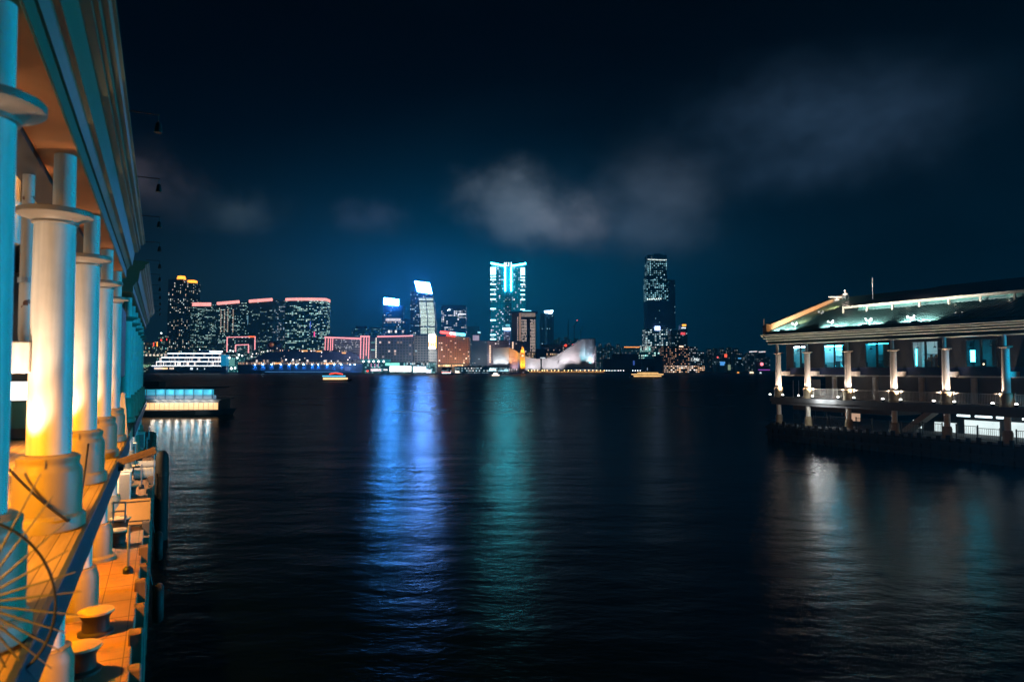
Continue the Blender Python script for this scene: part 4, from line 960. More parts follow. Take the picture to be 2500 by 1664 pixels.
# --- little lit roof house and blocks
k0 = Bld('roof_lit_block', 'bluish block with a softly glowing pinkish white lantern storey on its roof', 'building', 1142, 1192, 832, 1640, facade('dim_blue_block', (.05, .08, .11), 5, 5, .5, .4, .12, cols=(CY, WT), s=.8, dim=(0, .012, .02)), 30)
k0.part('lantern_storey', 1154, 1169, 818, 831.5, emit('lantern_pinkish', (.75, .62, .85), .55, var=.2, vscale=.1), 2, 16)
k0.part('parapet', 1151, 1174, 815, 818, MT['bblue'], 1, 18)
k0.part('beacon_cluster', 1166, 1173, 809, 813, emit('cyan_cluster', (.4, .9, 1), 1.3, sample=False, var=.35, vscale=.4), 3, 5)
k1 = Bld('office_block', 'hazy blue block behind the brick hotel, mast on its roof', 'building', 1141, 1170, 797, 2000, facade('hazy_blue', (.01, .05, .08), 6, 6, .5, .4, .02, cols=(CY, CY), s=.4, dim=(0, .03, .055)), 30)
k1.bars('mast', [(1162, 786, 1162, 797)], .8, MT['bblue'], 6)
# --- lettered landmark tower
K = Bld('landmark_tower', 'tallest glowing teal tower with V-shaped neon crown, lettering K11 and two long neon lines', 'tower', 1197, 1283, 650, 1850, None)
kf = facade('teal_tower_glass', (.01, .06, .08), 4.4, 4.9, .72, .7, .17, cols=((.75, .95, 1), (1, .75, .8)), s=1.0, dim=(.0, .19, .31), glass=(.01, .04, .05))  # facade lighting and haze put into every pane as teal glow
obj('facade', MB().box(K.x(1197), K.x(1232), 0, 45, 0, K.h).box(K.x(1250), K.x(1283), 0, 45, 0, K.z(652)), kf, K.t)
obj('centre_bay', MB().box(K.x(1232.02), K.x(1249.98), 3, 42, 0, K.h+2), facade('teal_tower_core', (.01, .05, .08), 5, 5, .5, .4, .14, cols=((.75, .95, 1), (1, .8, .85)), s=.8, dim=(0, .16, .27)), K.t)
K.bars('crown_wing', [(1198, 642.5, 1234, 649.5)], 3.6, teal_neon, -2); K.bars('crown_wing', [(1248, 649.5, 1284, 643.5)], 3.2, teal_neon, -2)
K.bars('wing_beam', [(1199, 646.0, 1233, 652.4)], 2, MT['bblue'], 6); K.bars('wing_beam', [(1249, 652.4, 1283, 647)], 2, MT['bblue'], 6)
K.bars('neon_line', [(1233.5, 652, 1233.5, 711)], 3.2, teal_neon, -2); K.bars('neon_line', [(1248, 652, 1248, 711)], 3.2, teal_neon, -2)
text('K11', 14.5, emit('white_lettering', (.75, .95, 1), 9), K.t, (K.x(1240.8), -3.4, K.z(650)), align='CENTER', name='lettering', depth=.6)
cs = MB()
for y in (652.5, 656, 659, 662, 665, 668, 674.5, 681.5, 692.5, 706, 717, 729, 752.5, 780, 816, 826.5): cs.box(K.x(1197), K.x(1210.5), -1.6, -.05, K.z(y+2.4), K.z(y))
obj('corner_bands', cs, emit('teal_corner_bands', (.4, .92, 1), 6), K.t)
cs = MB()
for y in (653.5, 657, 660, 663, 666, 669, 676, 682.5, 693.5, 707, 718, 730, 754): cs.box(K.x(1271), K.x(1281.5), -1.6, -.05, K.z(y+2.4), K.z(y))
obj('corner_bands', cs, bpy.data.materials['teal_corner_bands'], K.t)
K2 = Bld('office_block', 'lavender block with a bright white-cyan rooftop sign at the foot of the teal landmark tower', 'building', 1229, 1247, 802, 1780, facade('lavender_block', (.25, .22, .38), 4.2, 4.2, .5, .5, .3, cols=(WT, (.8, .8, 1)), s=.6, dim=(.03, .03, .07)), 30)
K2.part('rooftop_sign', 1232, 1246, 800, 806, white_sign, -3); K2.part('rooftop_sign', 1226.5, 1231.5, 801, 804, white_sign, -3)
K2.part('light_spill_panel', 1234, 1245, 791, 796, emit('cyan_panel', (.2, .85, 1), .8, var=.3, vscale=.3), 2, 5)
# --- warm gridded hotel tower
s1 = Bld('hotel_tower', 'warm lit hotel tower of small square windows under an overhanging flat roof, dark left face', 'tower', 1249, 1311, 768, 1620, None)
obj('left_face', MB().box(s1.x(1249), s1.x(1264), 2, 40, 0, s1.z(764)), surf('grey_face', (.12, .14, .19), .6, .1, .1), s1.t)
obj('facade', MB().box(s1.x(1264.02), s1.x(1309), 0, 38, 0, s1.z(765)), surf('dark_front', (.035, .03, .035), .6, .2, .1), s1.t)
s1.part('roof_overhang', 1247, 1313, 759.5, 763.5, MT['bblue'], -4, 44)
s1.part('lit_fin', 1267.3, 1272, 763.6, 832, emit('peach_fin', (1, .6, .42), .34, var=.2, vscale=.05), -1.4)
s1.part('crown_band', 1273, 1307, 764, 773, emit('crown_lights', (.8, .62, .5), .32, var=.35, vscale=.25), -.8)
wm = emit('hotel_window_warm', (1, .8, .68), .95, sample=False, var=.2, vscale=.3)
win = MB(); random.seed(5)
for xa in (1273.5, 1294.5):
    for r in range(21 if xa < 1290 else 24):
        for c in range(5):
            if random.random() < .12: continue
            px = xa+2.6*c; py = 780+3.6*r
            if xa < 1290 and py > 832: continue
            win.box(s1.x(px), s1.x(px+1.75), -.5, -.03, s1.z(py+1.7), s1.z(py))
w_ = obj('lit_window_grid', win, wm, s1.t); w_['kind'] = 'stuff'
for r in range(13): obj('stair_light', MB().box(s1.x(1263.2), s1.x(1265.2), -.6, 1.9, s1.z(775.6+4.6*r), s1.z(773.8+4.6*r)), wm, s1.t)
s1.part('cyan_roof_strip', 1276, 1297, 757.5, 759.4, emit('cyan_strip', (.2, .75, 1), 3), 2, 6)
# --- tower with the oblique white sign
t1 = Bld('sign_tower', 'narrow blue tower topped by an oblique white sign, right of the warm hotel tower', 'tower', 1319, 1352, 766, 1900, facade('navy_tower', (.008, .025, .05), 7, 6, .35, .5, .09, cols=(CY, CY), s=.8, dim=(0, .014, .032)), 35)
t1.bars('edge_fin', [(1333, 770, 1333, 860)], 1, emit('blue_fin', (.1, .35, .6), .25, sample=False), -.8)
obj('sign', MB().prism([(t1.x(1328), t1.z(759)), (t1.x(1351), t1.z(757.5)), (t1.x(1347), t1.z(765.5)), (t1.x(1331), t1.z(764))], 1, -3, -1), emit('oblique_sign', (.4, .7, 1), 18), t1.t)
# --- background strip
def strip(specs, label_fn, Y0, group, mats, names=('distant_tower',)):
    for i, (x0, x1, yt) in enumerate(specs):
        Bld(names[i % len(names)], label_fn, 'tower', x0, x1, yt, Y0+90*((i*5) % 4), mats[i % len(mats)], 35, group=group)
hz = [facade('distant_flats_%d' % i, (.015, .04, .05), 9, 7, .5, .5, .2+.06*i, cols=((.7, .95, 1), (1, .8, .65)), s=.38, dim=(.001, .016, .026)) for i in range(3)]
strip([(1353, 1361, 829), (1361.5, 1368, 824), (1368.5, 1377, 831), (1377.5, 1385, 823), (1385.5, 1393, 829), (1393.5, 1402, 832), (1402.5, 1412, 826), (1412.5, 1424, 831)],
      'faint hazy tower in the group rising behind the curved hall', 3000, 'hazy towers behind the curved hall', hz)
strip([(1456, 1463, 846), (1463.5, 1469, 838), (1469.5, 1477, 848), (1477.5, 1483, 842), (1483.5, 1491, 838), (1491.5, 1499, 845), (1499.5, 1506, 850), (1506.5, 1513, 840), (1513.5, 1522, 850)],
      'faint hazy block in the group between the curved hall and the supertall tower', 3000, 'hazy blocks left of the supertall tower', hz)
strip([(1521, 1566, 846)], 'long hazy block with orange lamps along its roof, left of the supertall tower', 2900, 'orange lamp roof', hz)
ol = MB()
lampblk = [o for o in bpy.data.objects if o.get('group') == 'orange lamp roof'][0]; del lampblk['group']
for i in range(12): obj('roof_lamp', MB().ball((at(1525+3.4*i, 800, 2900)[0]-lampblk.location.x, -1, at(0, 847, 2900)[2]-2.4), 2.6, 6), MT.setdefault('orl', emit('orange_roof_lamp', (1, .36, .08), 2.2, sample=False)), lampblk)
# cranes
def crane(px, y0, y1, rot, lab, red=False):
    Y = 2600; p0 = at(px, y1, Y); h = at(px, y0, Y)[2]
    t = thing('tower_crane', lab, 'crane', (p0[0], Y, 2.4))
    obj('mast', MB().bar((0, 0, 0), (0, 0, h-2.4-18), 3.2), MT['bblue'], t)
    obj('jib', MB().bar((-8*rot, 0, h-2.4-24), (14*rot, 0, h-2.4), 2.2), MT['bblue'], t)
    obj('cab', MB().box(-3, 3, -2, 2, h-25, h-20.5), MT['bblue'], t)
    if red: obj('warning_lamp', MB().ball((14*rot, 0, h-2.4+2), 2.4, 6), emit('red_warning', (1, .12, .1), 2), t)
crane(1387, 780, 860, .15, 'upright thin construction crane, leftmost of three in the haze')
crane(1402, 783, 860, .8, 'construction crane with a red warning lamp at the tip of its jib', True)
crane(1418, 796, 860, .5, 'faint construction crane, rightmost of three in the haze')

# --- blocks behind the curved hall
u1 = Bld('hotel_building', 'mauve block with a ladder of warm lights on its left edge, behind the curved hall', 'hotel', 1190, 1241, 832, 1580, facade('mauve_block', (.2, .17, .2), 6, 6, .5, .4, .06, cols=((1, .85, .7), (1, .9, .9)), s=.9, glass=(.06, .055, .06), dim=(.006, .005, .007)), 30)
for i in range(10): obj('stair_lamp', MB().ball((u1.x(1196.5), -1.2, u1.z(844+4.4*i)), 1.7, 8), MT.setdefault('peachl', emit('peach_lamp', (1, .68, .45), 1.8, sample=False)), u1.t)
u2 = Bld('hotel_building', 'mauve grey block with three warm lights on its left edge, directly behind the clock tower', 'hotel', 1246, 1291, 833, 1585, facade('mauve_block_b', (.14, .12, .15), 5.5, 6, .5, .4, .09, cols=((1, .85, .7), (1, .9, .9)), s=.9, glass=(.04, .036, .04), dim=(.004, .0035, .005)), 30)
for i in range(4): obj('stair_lamp', MB().ball((u2.x(1252), -1.2, u2.z(836+4.4*i)), 1.8, 8), MT['peachl'], u2.t)
u3 = Bld('dark_screen_block', 'black box shaped block standing behind the dip of the curved hall', 'building', 1308, 1333, 852, 1550, surf('black_block', (.012, .018, .022), .5, .2, .1), 25)
u3.part('roof_edge_light', 1319, 1331, 872, 874.5, emit('edge_white', (.8, .95, 1), 1.0, sample=False, var=.3, vscale=.3), -.8)
u4 = Bld('hotel_wing', 'long flat roofed wing with red dot signs behind the curved hall', 'hotel', 1333, 1405, 841, 1600, facade('wing_dots', (.07, .065, .07), 4.5, 5, .45, .45, .28, cols=((1, .75, .6), (1, .85, .8)), s=.6, glass=(.03, .03, .03)), 25)
u4.part('pale_roof_edge', 1322, 1372, 841, 850, MT['wall_grey'], -1)
obj('red_sign', MB().ball((u4.x(1381), -2.5, u4.z(843)), 2.7, 8), redn, u4.t); obj('red_sign', MB().ball((u4.x(1398.5), -2.5, u4.z(841)), 1.7, 8), redn, u4.t)
u4.part('lit_gallery', 1333.5, 1360, 860.5, 871, facade('gold_gallery', (.3, .2, .1), 4, 6, .55, .6, .9, cols=((1, .62, .3), (1, .7, .45)), s=.65), -2)
u5 = Bld('gallery_block', 'low gallery of gold lit arches peeping over the hall roof right of the clock tower', 'building', 1289, 1308, 859, 1575, facade('gold_gallery_b', (.3, .2, .1), 4, 6, .55, .6, .9, cols=((1, .62, .3), (1, .7, .45)), s=.65), 20)
# --- curved cultural hall
MT['tile'] = surf('pale_pink_tile', (.52, .49, .5), .55, .08, .08)
HY = 1500
hall = Bld('curved_hall', 'large windowless pale hall with a swooping roofline, floodlit white, lavender and teal', 'hall', 1203, 1455, 848, HY, None)
def hp(x, y): return (hall.x(x), hall.z(y))
obj('west_wall', MB().prism([hp(1203.5, 904), hp(1203.5, 849), hp(1243, 847.5), hp(1243, 904)], 1, 0, 50), MT['tile'], hall.t)
obj('angled_wall', MB().prism([hp(1243.1, 904), hp(1243.1, 848), hp(1256, 854), hp(1264, 859), hp(1264, 904)], 1, 3, 50), surf('orange_lit_tile', (.62, .42, .3), .55, .08, .1), hall.t)  # orange floodlight on this face partly put into its tile colour
def swoop(x):                       # roofline survey
    pts = [(1264, 859), (1275, 864.5), (1285, 869.5), (1297, 873.5), (1310, 875.3), (1321, 875.4), (1335, 874), (1350, 870), (1362, 864.5), (1375, 857.5), (1388, 849.5), (1400, 840.5), (1410, 834), (1420, 829)]
    for (a, b), (c, d) in zip(pts, pts[1:]):
        if a <= x <= c: return b+(d-b)*(x-a)/(c-a)
    return pts[-1][1]
for xs in ([1264.1+i*4.6 for i in range(12)]+[1319.4], [1323.2+i*5.1 for i in range(19)]+[1420]):
    obj('swoop_wall', MB().prism([hp(xs[0], 904)]+[hp(x, swoop(x)) for x in xs]+[hp(xs[-1], 904)], 1, 4, 52), MT['tile'], hall.t)
obj('recess', MB().prism([hp(1319.45, 904), hp(1319.45, 878), hp(1323.15, 878), hp(1323.15, 904)], 1, 9, 50), MT['wall_dark'], hall.t)
x0, x1 = hall.x(1420.2), hall.x(1454.5); n = 16
rnd = [(x0+(x1-x0)*i/n, 4-10*math.sin(PI*min(1, max(0, (i/n-.25)/.75)))**.8 if i > 4 else 4) for i in range(n+1)]
obj('stage_tower', MB().prism(rnd+[(x1, 55), (x0, 55)], 2, 0, hall.z(827.5)), MT['tile'], hall.t)
obj('parapet', MB().prism([(p[0], p[1]-.4) for p in rnd]+[(x1+.3, 55), (x0-.3, 55)], 2, hall.z(827.5)+.01, hall.z(826)), MT['bblue'], hall.t)
obj('podium', MB().prism([hp(1380, 912), hp(1380, 899), hp(1462, 899), hp(1462, 912)], 1, -14, 3.9), MT['wall_dark'], hall.t)
pl_m = MB()
for i in range(14): pl_m.box(hall.x(1401+4.2*i), hall.x(1403.2+4.2*i), -14.6, -14.02, hall.z(904), hall.z(901.5))
obj('podium_windows', pl_m, emit('podium_light', (.7, .8, .95), .6, sample=False), hall.t)
lb = MB()
for i in range(14): lb.box(hall.x(1455.2), hall.x(1456.4), 8, 9.5, hall.z(846+4.2*i), hall.z(844.5+4.2*i))
obj('edge_bulbs', lb, emit('edge_bulb', (.8, .75, .85), .5, sample=False), hall.t)
def wash(px, py, tx, ty, col, pw, dist=16, ang=75):
    a = at(px, py, HY-dist); b = at(tx, ty, HY+3)
    lamp('SPOT', a, col, pw, .6, b, ang, 1.0, 'hall_wash')
LAV = (.98, .96, 1)
for px in (1210, 1223, 1236): wash(px, 892.5, px, 872, (.85, .96, 1), 30000, 12, 85)
wash(1253, 900, 1252, 862, (1, .5, .2), 200000, 22, 70); wash(1258, 905, 1257, 893, (.7, .6, 1), 25000, 12, 70)
for px in (1276, 1292, 1308): wash(px, 905, px, 888, LAV, 42000, 20, 85)
for px in (1332, 1348, 1364): wash(px, 905, px, 884, LAV, 42000, 20, 80)
for px in (1378,): wash(px, 902, px, 872, LAV, 90000, 17, 60)
for px in (1392, 1408): wash(px, 900, px, 868, (1, .9, .95), 80000, 22, 60)
for px, c in ((1424, (.1, .8, 1)), (1433, (.75, .95, 1)), (1442, (.25, .85, 1)), (1448, (1, .6, .7)), (1453, (.8, .9, 1))): wash(px, 900, px, 868, c, 95000, 24, 36)
wash(1437, 902, 1437, 842, (.6, .78, 1), 150000, 30, 50)
# --- clock tower
ct = Bld('clock_tower', 'slender clock tower glowing golden orange in front of the curved hall', 'tower', 1270, 1282, 862, 1480, None)
stone = surf('orange_stone', (.5, .3, .14), .7, .15, .3)
def cbox(mb, x0, x1, y0, y1, d0, d1): mb.box(ct.x(x0), ct.x(x1), d0, d1, ct.z(y1), ct.z(y0))
sm_ = MB(); cbox(sm_, 1270.5, 1281.5, 863, 904, 0, 10); cbox(sm_, 1269.7, 1282.3, 903.9, 908, -.8, 10.8); obj('shaft', sm_, stone, ct.t)
sm_ = MB(); cbox(sm_, 1269.6, 1282.4, 861, 862.95, -.8, 10.8); cbox(sm_, 1270, 1282, 872, 873.2, -.4, -.01); obj('string_course', sm_, stone, ct.t)
sm_ = MB(); cbox(sm_, 1272, 1280, 853, 860.95, 1.5, 8.5); cbox(sm_, 1273.3, 1278.7, 847.6, 852.95, 2.5, 7.5); obj('belfry', sm_, stone, ct.t)
sm_ = MB().lathe([(2.6, 0), (2.3, 1.6), (1.2, 3.0), (.2, 3.8), (.12, 6.5)], ct.x(1276), 5, ct.z(847.55), 10); obj('cupola', sm_, stone, ct.t, smooth=True)
cf_ = obj('clock_face', MB().lathe([(2.5, 0), (2.5, .2)], 0, 0, 0, 20), emit('clock_face_glow', (1, .8, .5), 1.4), ct.t)
cf_.rotation_euler = (PI/2, 0, 0); cf_.location = (ct.x(1276), -.05, ct.z(868))
sm_ = MB()
for y in (876, 884, 892): cbox(sm_, 1275, 1277, y, y+3, -.25, -.02)
obj('window', sm_, MT['wall_dark'], ct.t)
for x, y, ty in ((1264, 906, 880), (1287, 906, 880), (1276, 907, 870)): lamp('SPOT', at(x, y, 1462), (1, .5, .06), 140000, .5, at(1276, ty, 1480), 70, .8, 'clock_wash')
for x in (1273.5, 1278.5): lamp('SPOT', at(x, 862, 1474), (1, .55, .08), 24000, .4, at(1276, 852, 1482), 90, .8, 'belfry_wash')
# --- trees along the promenade
MT['leaf'] = surf('dark_leaves', (.03, .06, .03), .7, .4, .5); MT['bark'] = surf('bark', (.05, .04, .03), .8, .3, 1)
def tree(px, Y, hpx, wpx, lab, group=None):
    p = at(px, 0, Y); hh = hpx/F*Y; ww = wpx/F*Y/2
    t = thing('waterfront_tree', lab, 'tree', (p[0], Y, 2.4), group=group)
    m = MB().tube([(0, 0, 0), (.1, .05, hh*.3), (0, .1, hh*.55)], .45, 6, .25)
    for a in (0, 2.1, 4.2): m.tube([(0, 0, hh*.35), (ww*.4*math.cos(a), ww*.4*math.sin(a), hh*.6)], .2, 5, .1)
    obj('trunk', m, MT['bark'], t)
    c = MB(); rg = random.Random(int(px*10))
    lobes = [(rg.uniform(-.6, .6)*ww, rg.uniform(-.5, .5)*ww, hh*rg.uniform(.5, .8), rg.uniform(.35, .55)*ww) for _ in range(7)]
    for i in range(420):
        L = rg.choice(lobes); d = Vector((rg.gauss(0, 1), rg.gauss(0, 1), rg.gauss(0, .8))).normalized()*L[3]*rg.random()**.4
        q = Vector(L[:3])+d; a = Vector((rg.gauss(0, 1), rg.gauss(0, 1), rg.gauss(0, 1))).normalized(); b_ = a.orthogonal().normalized(); s_ = rg.uniform(.35, .8)
        c.face([q-a*s_, q+b_*s_*.6, q+a*s_, q-b_*s_*.6])
    obj('crown', c, MT['leaf'], t)
for px, hh, ww, lab in ((1184, 17, 18, 'round dark tree over the orange quay lights left of the curved hall'), (1219, 12, 18, 'dark bush-like tree at the left foot of the pale box wall'), (1230, 14, 16, 'dark tree before the right half of the pale box wall'),
                        (1293, 10, 17, 'dark tree just right of the clock tower foot'), (1306, 9.5, 14, 'small amber lit tree, second to the right of the clock tower'), (1320, 9, 14, 'dark tree below the recess of the hall'),
                        (1332, 11, 9, 'palm like tree right of the hall recess'), (1345, 11, 9, 'slim tree near the middle of the swooping wall'), (1359, 11, 18, 'widest dark tree below the rising swoop'), (1374, 9, 16, 'last dark tree left of the hall podium')):
    tree(px, 1468, hh, ww, lab)
# --- promenade: wall, arcade lights, lamps
pm = thing('promenade_arcade', 'long low promenade wall lined with amber lights under the curved hall', 'arcade', (at(1375, 0, 1456)[0], 1456, 2.4))
px0, px1 = [at(x, 0, 1456)[0]-pm.location.x for x in (1283, 1478)]
obj('wall', MB().box(px0, px1, 0, 6, 0, 4.2), MT['seawall'], pm)
am = MB(); rg = random.Random(11)
for i in range(62):
    x = px0+8+(px1-px0-14)*i/62
    am.box(x, x+rg.uniform(.5, 1.3), -.4, -.02, .9, rg.uniform(2.2, 4.0))
obj('arcade_lights', am, emit('amber_arcade_light', (1, .5, .14), 1.6, var=.2, vscale=.12), pm)
pp_ = None
MT['globe_amber'] = emit('amber_globe', (1, .62, .26), 13)
for i, px in enumerate((1289, 1297, 1304, 1311, 1322, 1327.5, 1334, 1344, 1352, 1361, 1375, 1384.5, 1392, 1404, 1413, 1424, 1433, 1443, 1452, 1461, 1470)):
    X = at(px, 0, 1453)[0]
    if pp_ is None:
        pp_ = thing('lamp_post', 'amber globe lamp in the row along the promenade below the curved hall', 'lamp', (X, 1453.5, 2.4), group='amber lamps along the promenade')
        obj('post', MB().tube([(0, 0, 0), (0, 0, 4.6)], .1, 6), MT['steel'], pp_)
        obj('globe', MB().ball((0, 0, 5.2), .75, 8), MT['globe_amber'], pp_)
    else: dup(pp_, (X, 1453.5, 2.4))
pw = None
MT['globe_white'] = emit('white_globe', (.9, .95, 1), 9)
for i, px in enumerate((1478, 1484, 1491, 1498, 1506, 1512, 1519, 1541, 1547, 1553, 1559)):
    X = at(px, 0, 1460)[0]
    if pw is None:
        pw = thing('lamp_post', 'white quay lamp in the row below the dark block right of the promenade', 'lamp', (X, 1475, 2.4), group='white lamps right of the promenade')
        obj('post', MB().tube([(0, 0, 0), (0, 0, 4.4)], .1, 6), MT['steel'], pw)
        obj('globe', MB().ball((0, 0, 4.9), .7, 8), MT['globe_white'], pw)
    else: dup(pw, (X, 1475, 2.4))
# --- harbour front buildings left of the hall
fp = Bld('ferry_pier', 'low dark ferry pier shed with rows of cyan white windows left of the clock tower', 'pier', 1110, 1243, 894, 1470, facade('pier_windows', (.02, .03, .035), 3.4, 5.2, .7, .5, .62, cols=(CY, WT), s=.9, dim=(.002, .012, .014)), 16)
fp.part('lit_canopy', 1195, 1211, 899, 905, emit('cyan_white_canopy', (.6, .95, 1), 2.2, var=.3, vscale=.2), -2); fp.part('lit_canopy', 1217, 1241, 901, 906, emit('cyan_canopy', (.45, .85, 1), 1.8, var=.35, vscale=.25), -2)
fp.part('lit_hall_front', 1243.5, 1262, 900, 907, facade('purple_hall', (.2, .12, .1), 5, 6, .4, .7, .95, cols=((1, .85, .8), (1, .9, .95)), s=.9), -2, 10)
og = emit('amber_kiosk', (1, .5, .12), 5, var=.2, vscale=.2)
kq = Bld('quay_kiosk', 'small glowing amber kiosk left of the pale box wall', 'kiosk', 1163, 1176, 893, 1476, MT['wall_dark'], 6); kq.part('lit_front', 1163.4, 1175.6, 894, 899, og, -.8)
kq2 = Bld('quay_kiosk', 'second amber kiosk nearer the pale box wall', 'kiosk', 1191, 1208, 893, 1476, MT['wall_dark'], 6); kq2.part('lit_front', 1192, 1207, 894, 898, og, -.8)
al = Bld('amber_lit_arcade', 'street arcade glowing amber at the foot of the brick hotel', 'arcade', 1070, 1143, 888.5, 1530, MT['wall_dark'], 10)
al.part('lit_front', 1070.5, 1142.5, 890, 894.5, facade('amber_front', (.2, .12, .06), 3.5, 12, .7, 1.0, .85, cols=((1, .55, .18), (1, .75, .45)), s=1.7), -.9)
ml = Bld('harbour_mall', 'bright white and cyan glass mall right of the cruise ship bow', 'mall', 885, 1062, 884, 1500, facade('mall_glass', (.05, .14, .16), 5, 4, .75, .6, .4, .1, 4, cols=(TEAL, CY), s=.7, dim=(.004, .03, .04)), 25)
ml.part('glass_roof', 882, 950, 877, 884, emit('cyan_glass_roof', (.03, .45, .5), .45, var=.2, vscale=.1), -3, 22)
for px in (888.5, 902, 913.5, 925.5, 938): obj('roof_lamp', MB().ball((ml.x(px), -4, ml.z(882)), 1.9, 8), MT['globe_white'], ml.t)
for px in (907, 916, 924): ml.bars('pink_fin', [(px, 887, px, 896)], 1.2, emit('pink_fin_light', (1, .45, .7), 1.3, sample=False), -1.5)
ml.part('shop_front', 952, 1004.5, 893, 907, emit('white_shop_front', (1, .93, .84), 2.6, var=.12, vscale=.12), -1.6)
ml.part('shop_front', 1010, 1040, 894.5, 908, emit('white_lavender_front', (.85, .88, 1), 5, var=.12, vscale=.12), -1.6); ml.part('shop_front', 1040.5, 1052.5, 902, 909, bpy.data.materials['white_lavender_front'], -1.55)
ml.part('teal_front', 941, 976, 885.5, 892, emit('teal_shop_front', (.3, 1, .8), 1.4, var=.2, vscale=.15), -1.4)
ml.part('small_sign', 906, 931, 900, 905.5, emit('pinkish_shop_sign', (1, .8, .85), 1.5, var=.35, vscale=.3), -1.5); ml.part('small_sign', 937, 947, 900.5, 904, emit('white_shop_sign', (1, 1, 1), 1.2, var=.35, vscale=.4), -1.5)
ml.part('red_sign', 896, 900.5, 903.5, 907, redn, -1.6)
ml.part('window_row', 993, 1047, 883.5, 891, facade('mall_window_row', (.05, .12, .14), 4, 4, .8, .7, .7, cols=(WT, CY), s=1.2), -.9)
# --- supertall tower and its neighbours on the right
IY = 2450
ic = Bld('supertall_tower', 'supertall dark glass tower with rows of white dot windows in its upper half', 'tower', 1580, 1640, 800, IY, None)
icm = dict(cols=((.5, .9, 1), (.32, .82, .95)), glass=(.006, .012, .02))
def icpart(nm, x0, x1, y0, y1, mat, d0=0, d1=60): return obj(nm, MB().box(ic.x(x0), ic.x(x1), d0, d1, ic.z(y1), ic.z(y0)), mat, ic.t)
icpart('podium', 1576, 1638, 802, 846, facade('ict_podium', (.01, .025, .04), 8, 7.5, .65, .5, .55, cols=((.65, .95, 1), (.85, 1, 1)), s=1.1, dim=(0, .01, .02)), -8, 64)
icpart('lower_shaft', 1580, 1637.5, 733, 801.9, facade('ict_lower', (.006, .016, .03), 7, 7, .4, .45, .015, s=.9, dim=(.0, .009, .03), cols=icm['cols']))
icpart('middle_shaft', 1580, 1634, 682.5, 732.9, facade('ict_middle', (.006, .016, .03), 7.2, 6.6,   .5, .5, .6, s=1.15, dim=(0, .006, .012), cols=icm['cols']))
icpart('collar', 1580.5, 1630, 672, 682.4, facade('ict_collar', (.006, .016, .03), 8, 7, .5, .5, .25, s=1.1, dim=(0, .004, .01), cols=icm['cols']))
icpart('upper_shaft', 1583, 1630, 634.5, 671.9, facade('ict_upper', (.006, .018, .03), 7.2, 6.6, .5, .5, .5, s=.85, dim=(0, .006, .012), cols=icm['cols']), 2, 58)
icpart('crown', 1583, 1630, 622, 634.4, MT['bblue'], 2, 58); icpart('crown', 1600, 1618, 618, 621.9, MT['bblue'], 10, 50)
icpart('right_wing', 1634.2, 1651, 682, 801, facade('ict_wing', (.006, .014, .026), 7, 7, .4, .45, .05, s=.35, dim=(0, .007, .022), cols=icm['cols']), 6, 66)
db = MB()
for i in range(14): db.ball((ic.x(1584.5+3.35*i), 1, ic.z(634.5-abs(i-10)*.15)), 1.7, 6)
obj('crown_dots', db, emit('ict_crown_dots', (.85, 1, .95), 2.2, sample=False), ic.t)
db = MB()
for i in range(7): db.ball((ic.x(1582+5.3*i), -1, ic.z(730.5-.3*i)), 2.5, 6)
obj('sky_lobby_dots', db, bpy.data.materials['ict_crown_dots'], ic.t)
icpart('entrance_sign', 1598, 1610, 797, 806, emit('ict_sign', (.35, .5, 1), 14), -10.5, -8.1)
q2 = Bld('stepped_block', 'stepped teal block with rows of bright windows at the foot of the supertall tower', 'building', 1562, 1616, 860, 2200, facade('stepped_rows', (.02, .06, .07), 6, 7.6, .75, .5, .5, cols=(WT, TEAL), s=1.3, dim=(.001, .014, .018)), 40)
q2.part('upper_step', 1568, 1590, 843, 859.9, facade('stepped_rows_b', (.02, .06, .07), 6, 6, .8, .55, .85, cols=(WT, TEAL), s=1.4, dim=(.001, .014, .018)), 4, 40)
q2.part('right_step', 1597, 1617, 845, 859.9, facade('stepped_rows_c', (.02, .05, .06), 6, 7, .7, .5, .35, cols=((1, .8, .75), WT), s=.6, dim=(.001, .01, .012)), 8, 40)
p1 = Bld('office_tower', 'dark tower with orange and red rooftop lights just right of the supertall tower', 'tower', 1638, 1678, 806, 2300, facade('right_tower', (.008, .02, .028), 6, 6.5, .5, .45, .13, cols=(CY, (.9, 1, 1)), s=.8, dim=(0, .004, .008)), 40)
p1.part('upper_part', 1664, 1678, 792, 805.9, MT['bblue'], 2, 38); p1.part('orange_light', 1666, 1675, 791.5, 795.5, orangen, -2); p1.part('white_bracket', 1664.5, 1674, 799.5, 801, white_neon, -2)
p1.part('red_sign', 1662, 1673, 811, 817, emit('red_dim_sign', (1, .1, .12), 1.3, var=.3, vscale=.25), -2)
r1 = Bld('waterside_hotel', 'dark brown hotel speckled with amber windows on the right shore', 'hotel', 1618, 1683, 846, 1700, facade('amber_hotel', (.02, .012, .01), 4.6, 4.6, .45, .4, .4, cols=((1, .45, .2), (1, .6, .4)), s=.85, glass=(.012, .01, .01)), 40)
r1.part('roof_sign', 1658, 1668, 843.8, 847, emit('peach_roof_sign', (1, .7, .5), 2), -1.4)
s2 = Bld('waterside_hotel', 'blue grey hotel with a burst of white lights, right of the amber hotel', 'hotel', 1683.2, 1703, 847, 1720, facade('white_hotel', (.015, .02, .028), 4.6, 4.6, .45, .4, .36, cols=(CY, WT), s=.75, dim=(0, .003, .006)), 40)
s2.part('stepped_end', 1703.1, 1720, 858, 905, facade('white_hotel_b', (.015, .02, .028), 4.6, 4.6, .45, .4, .3, cols=(CY, WT), s=.7, dim=(0, .003, .006)), 2, 40)
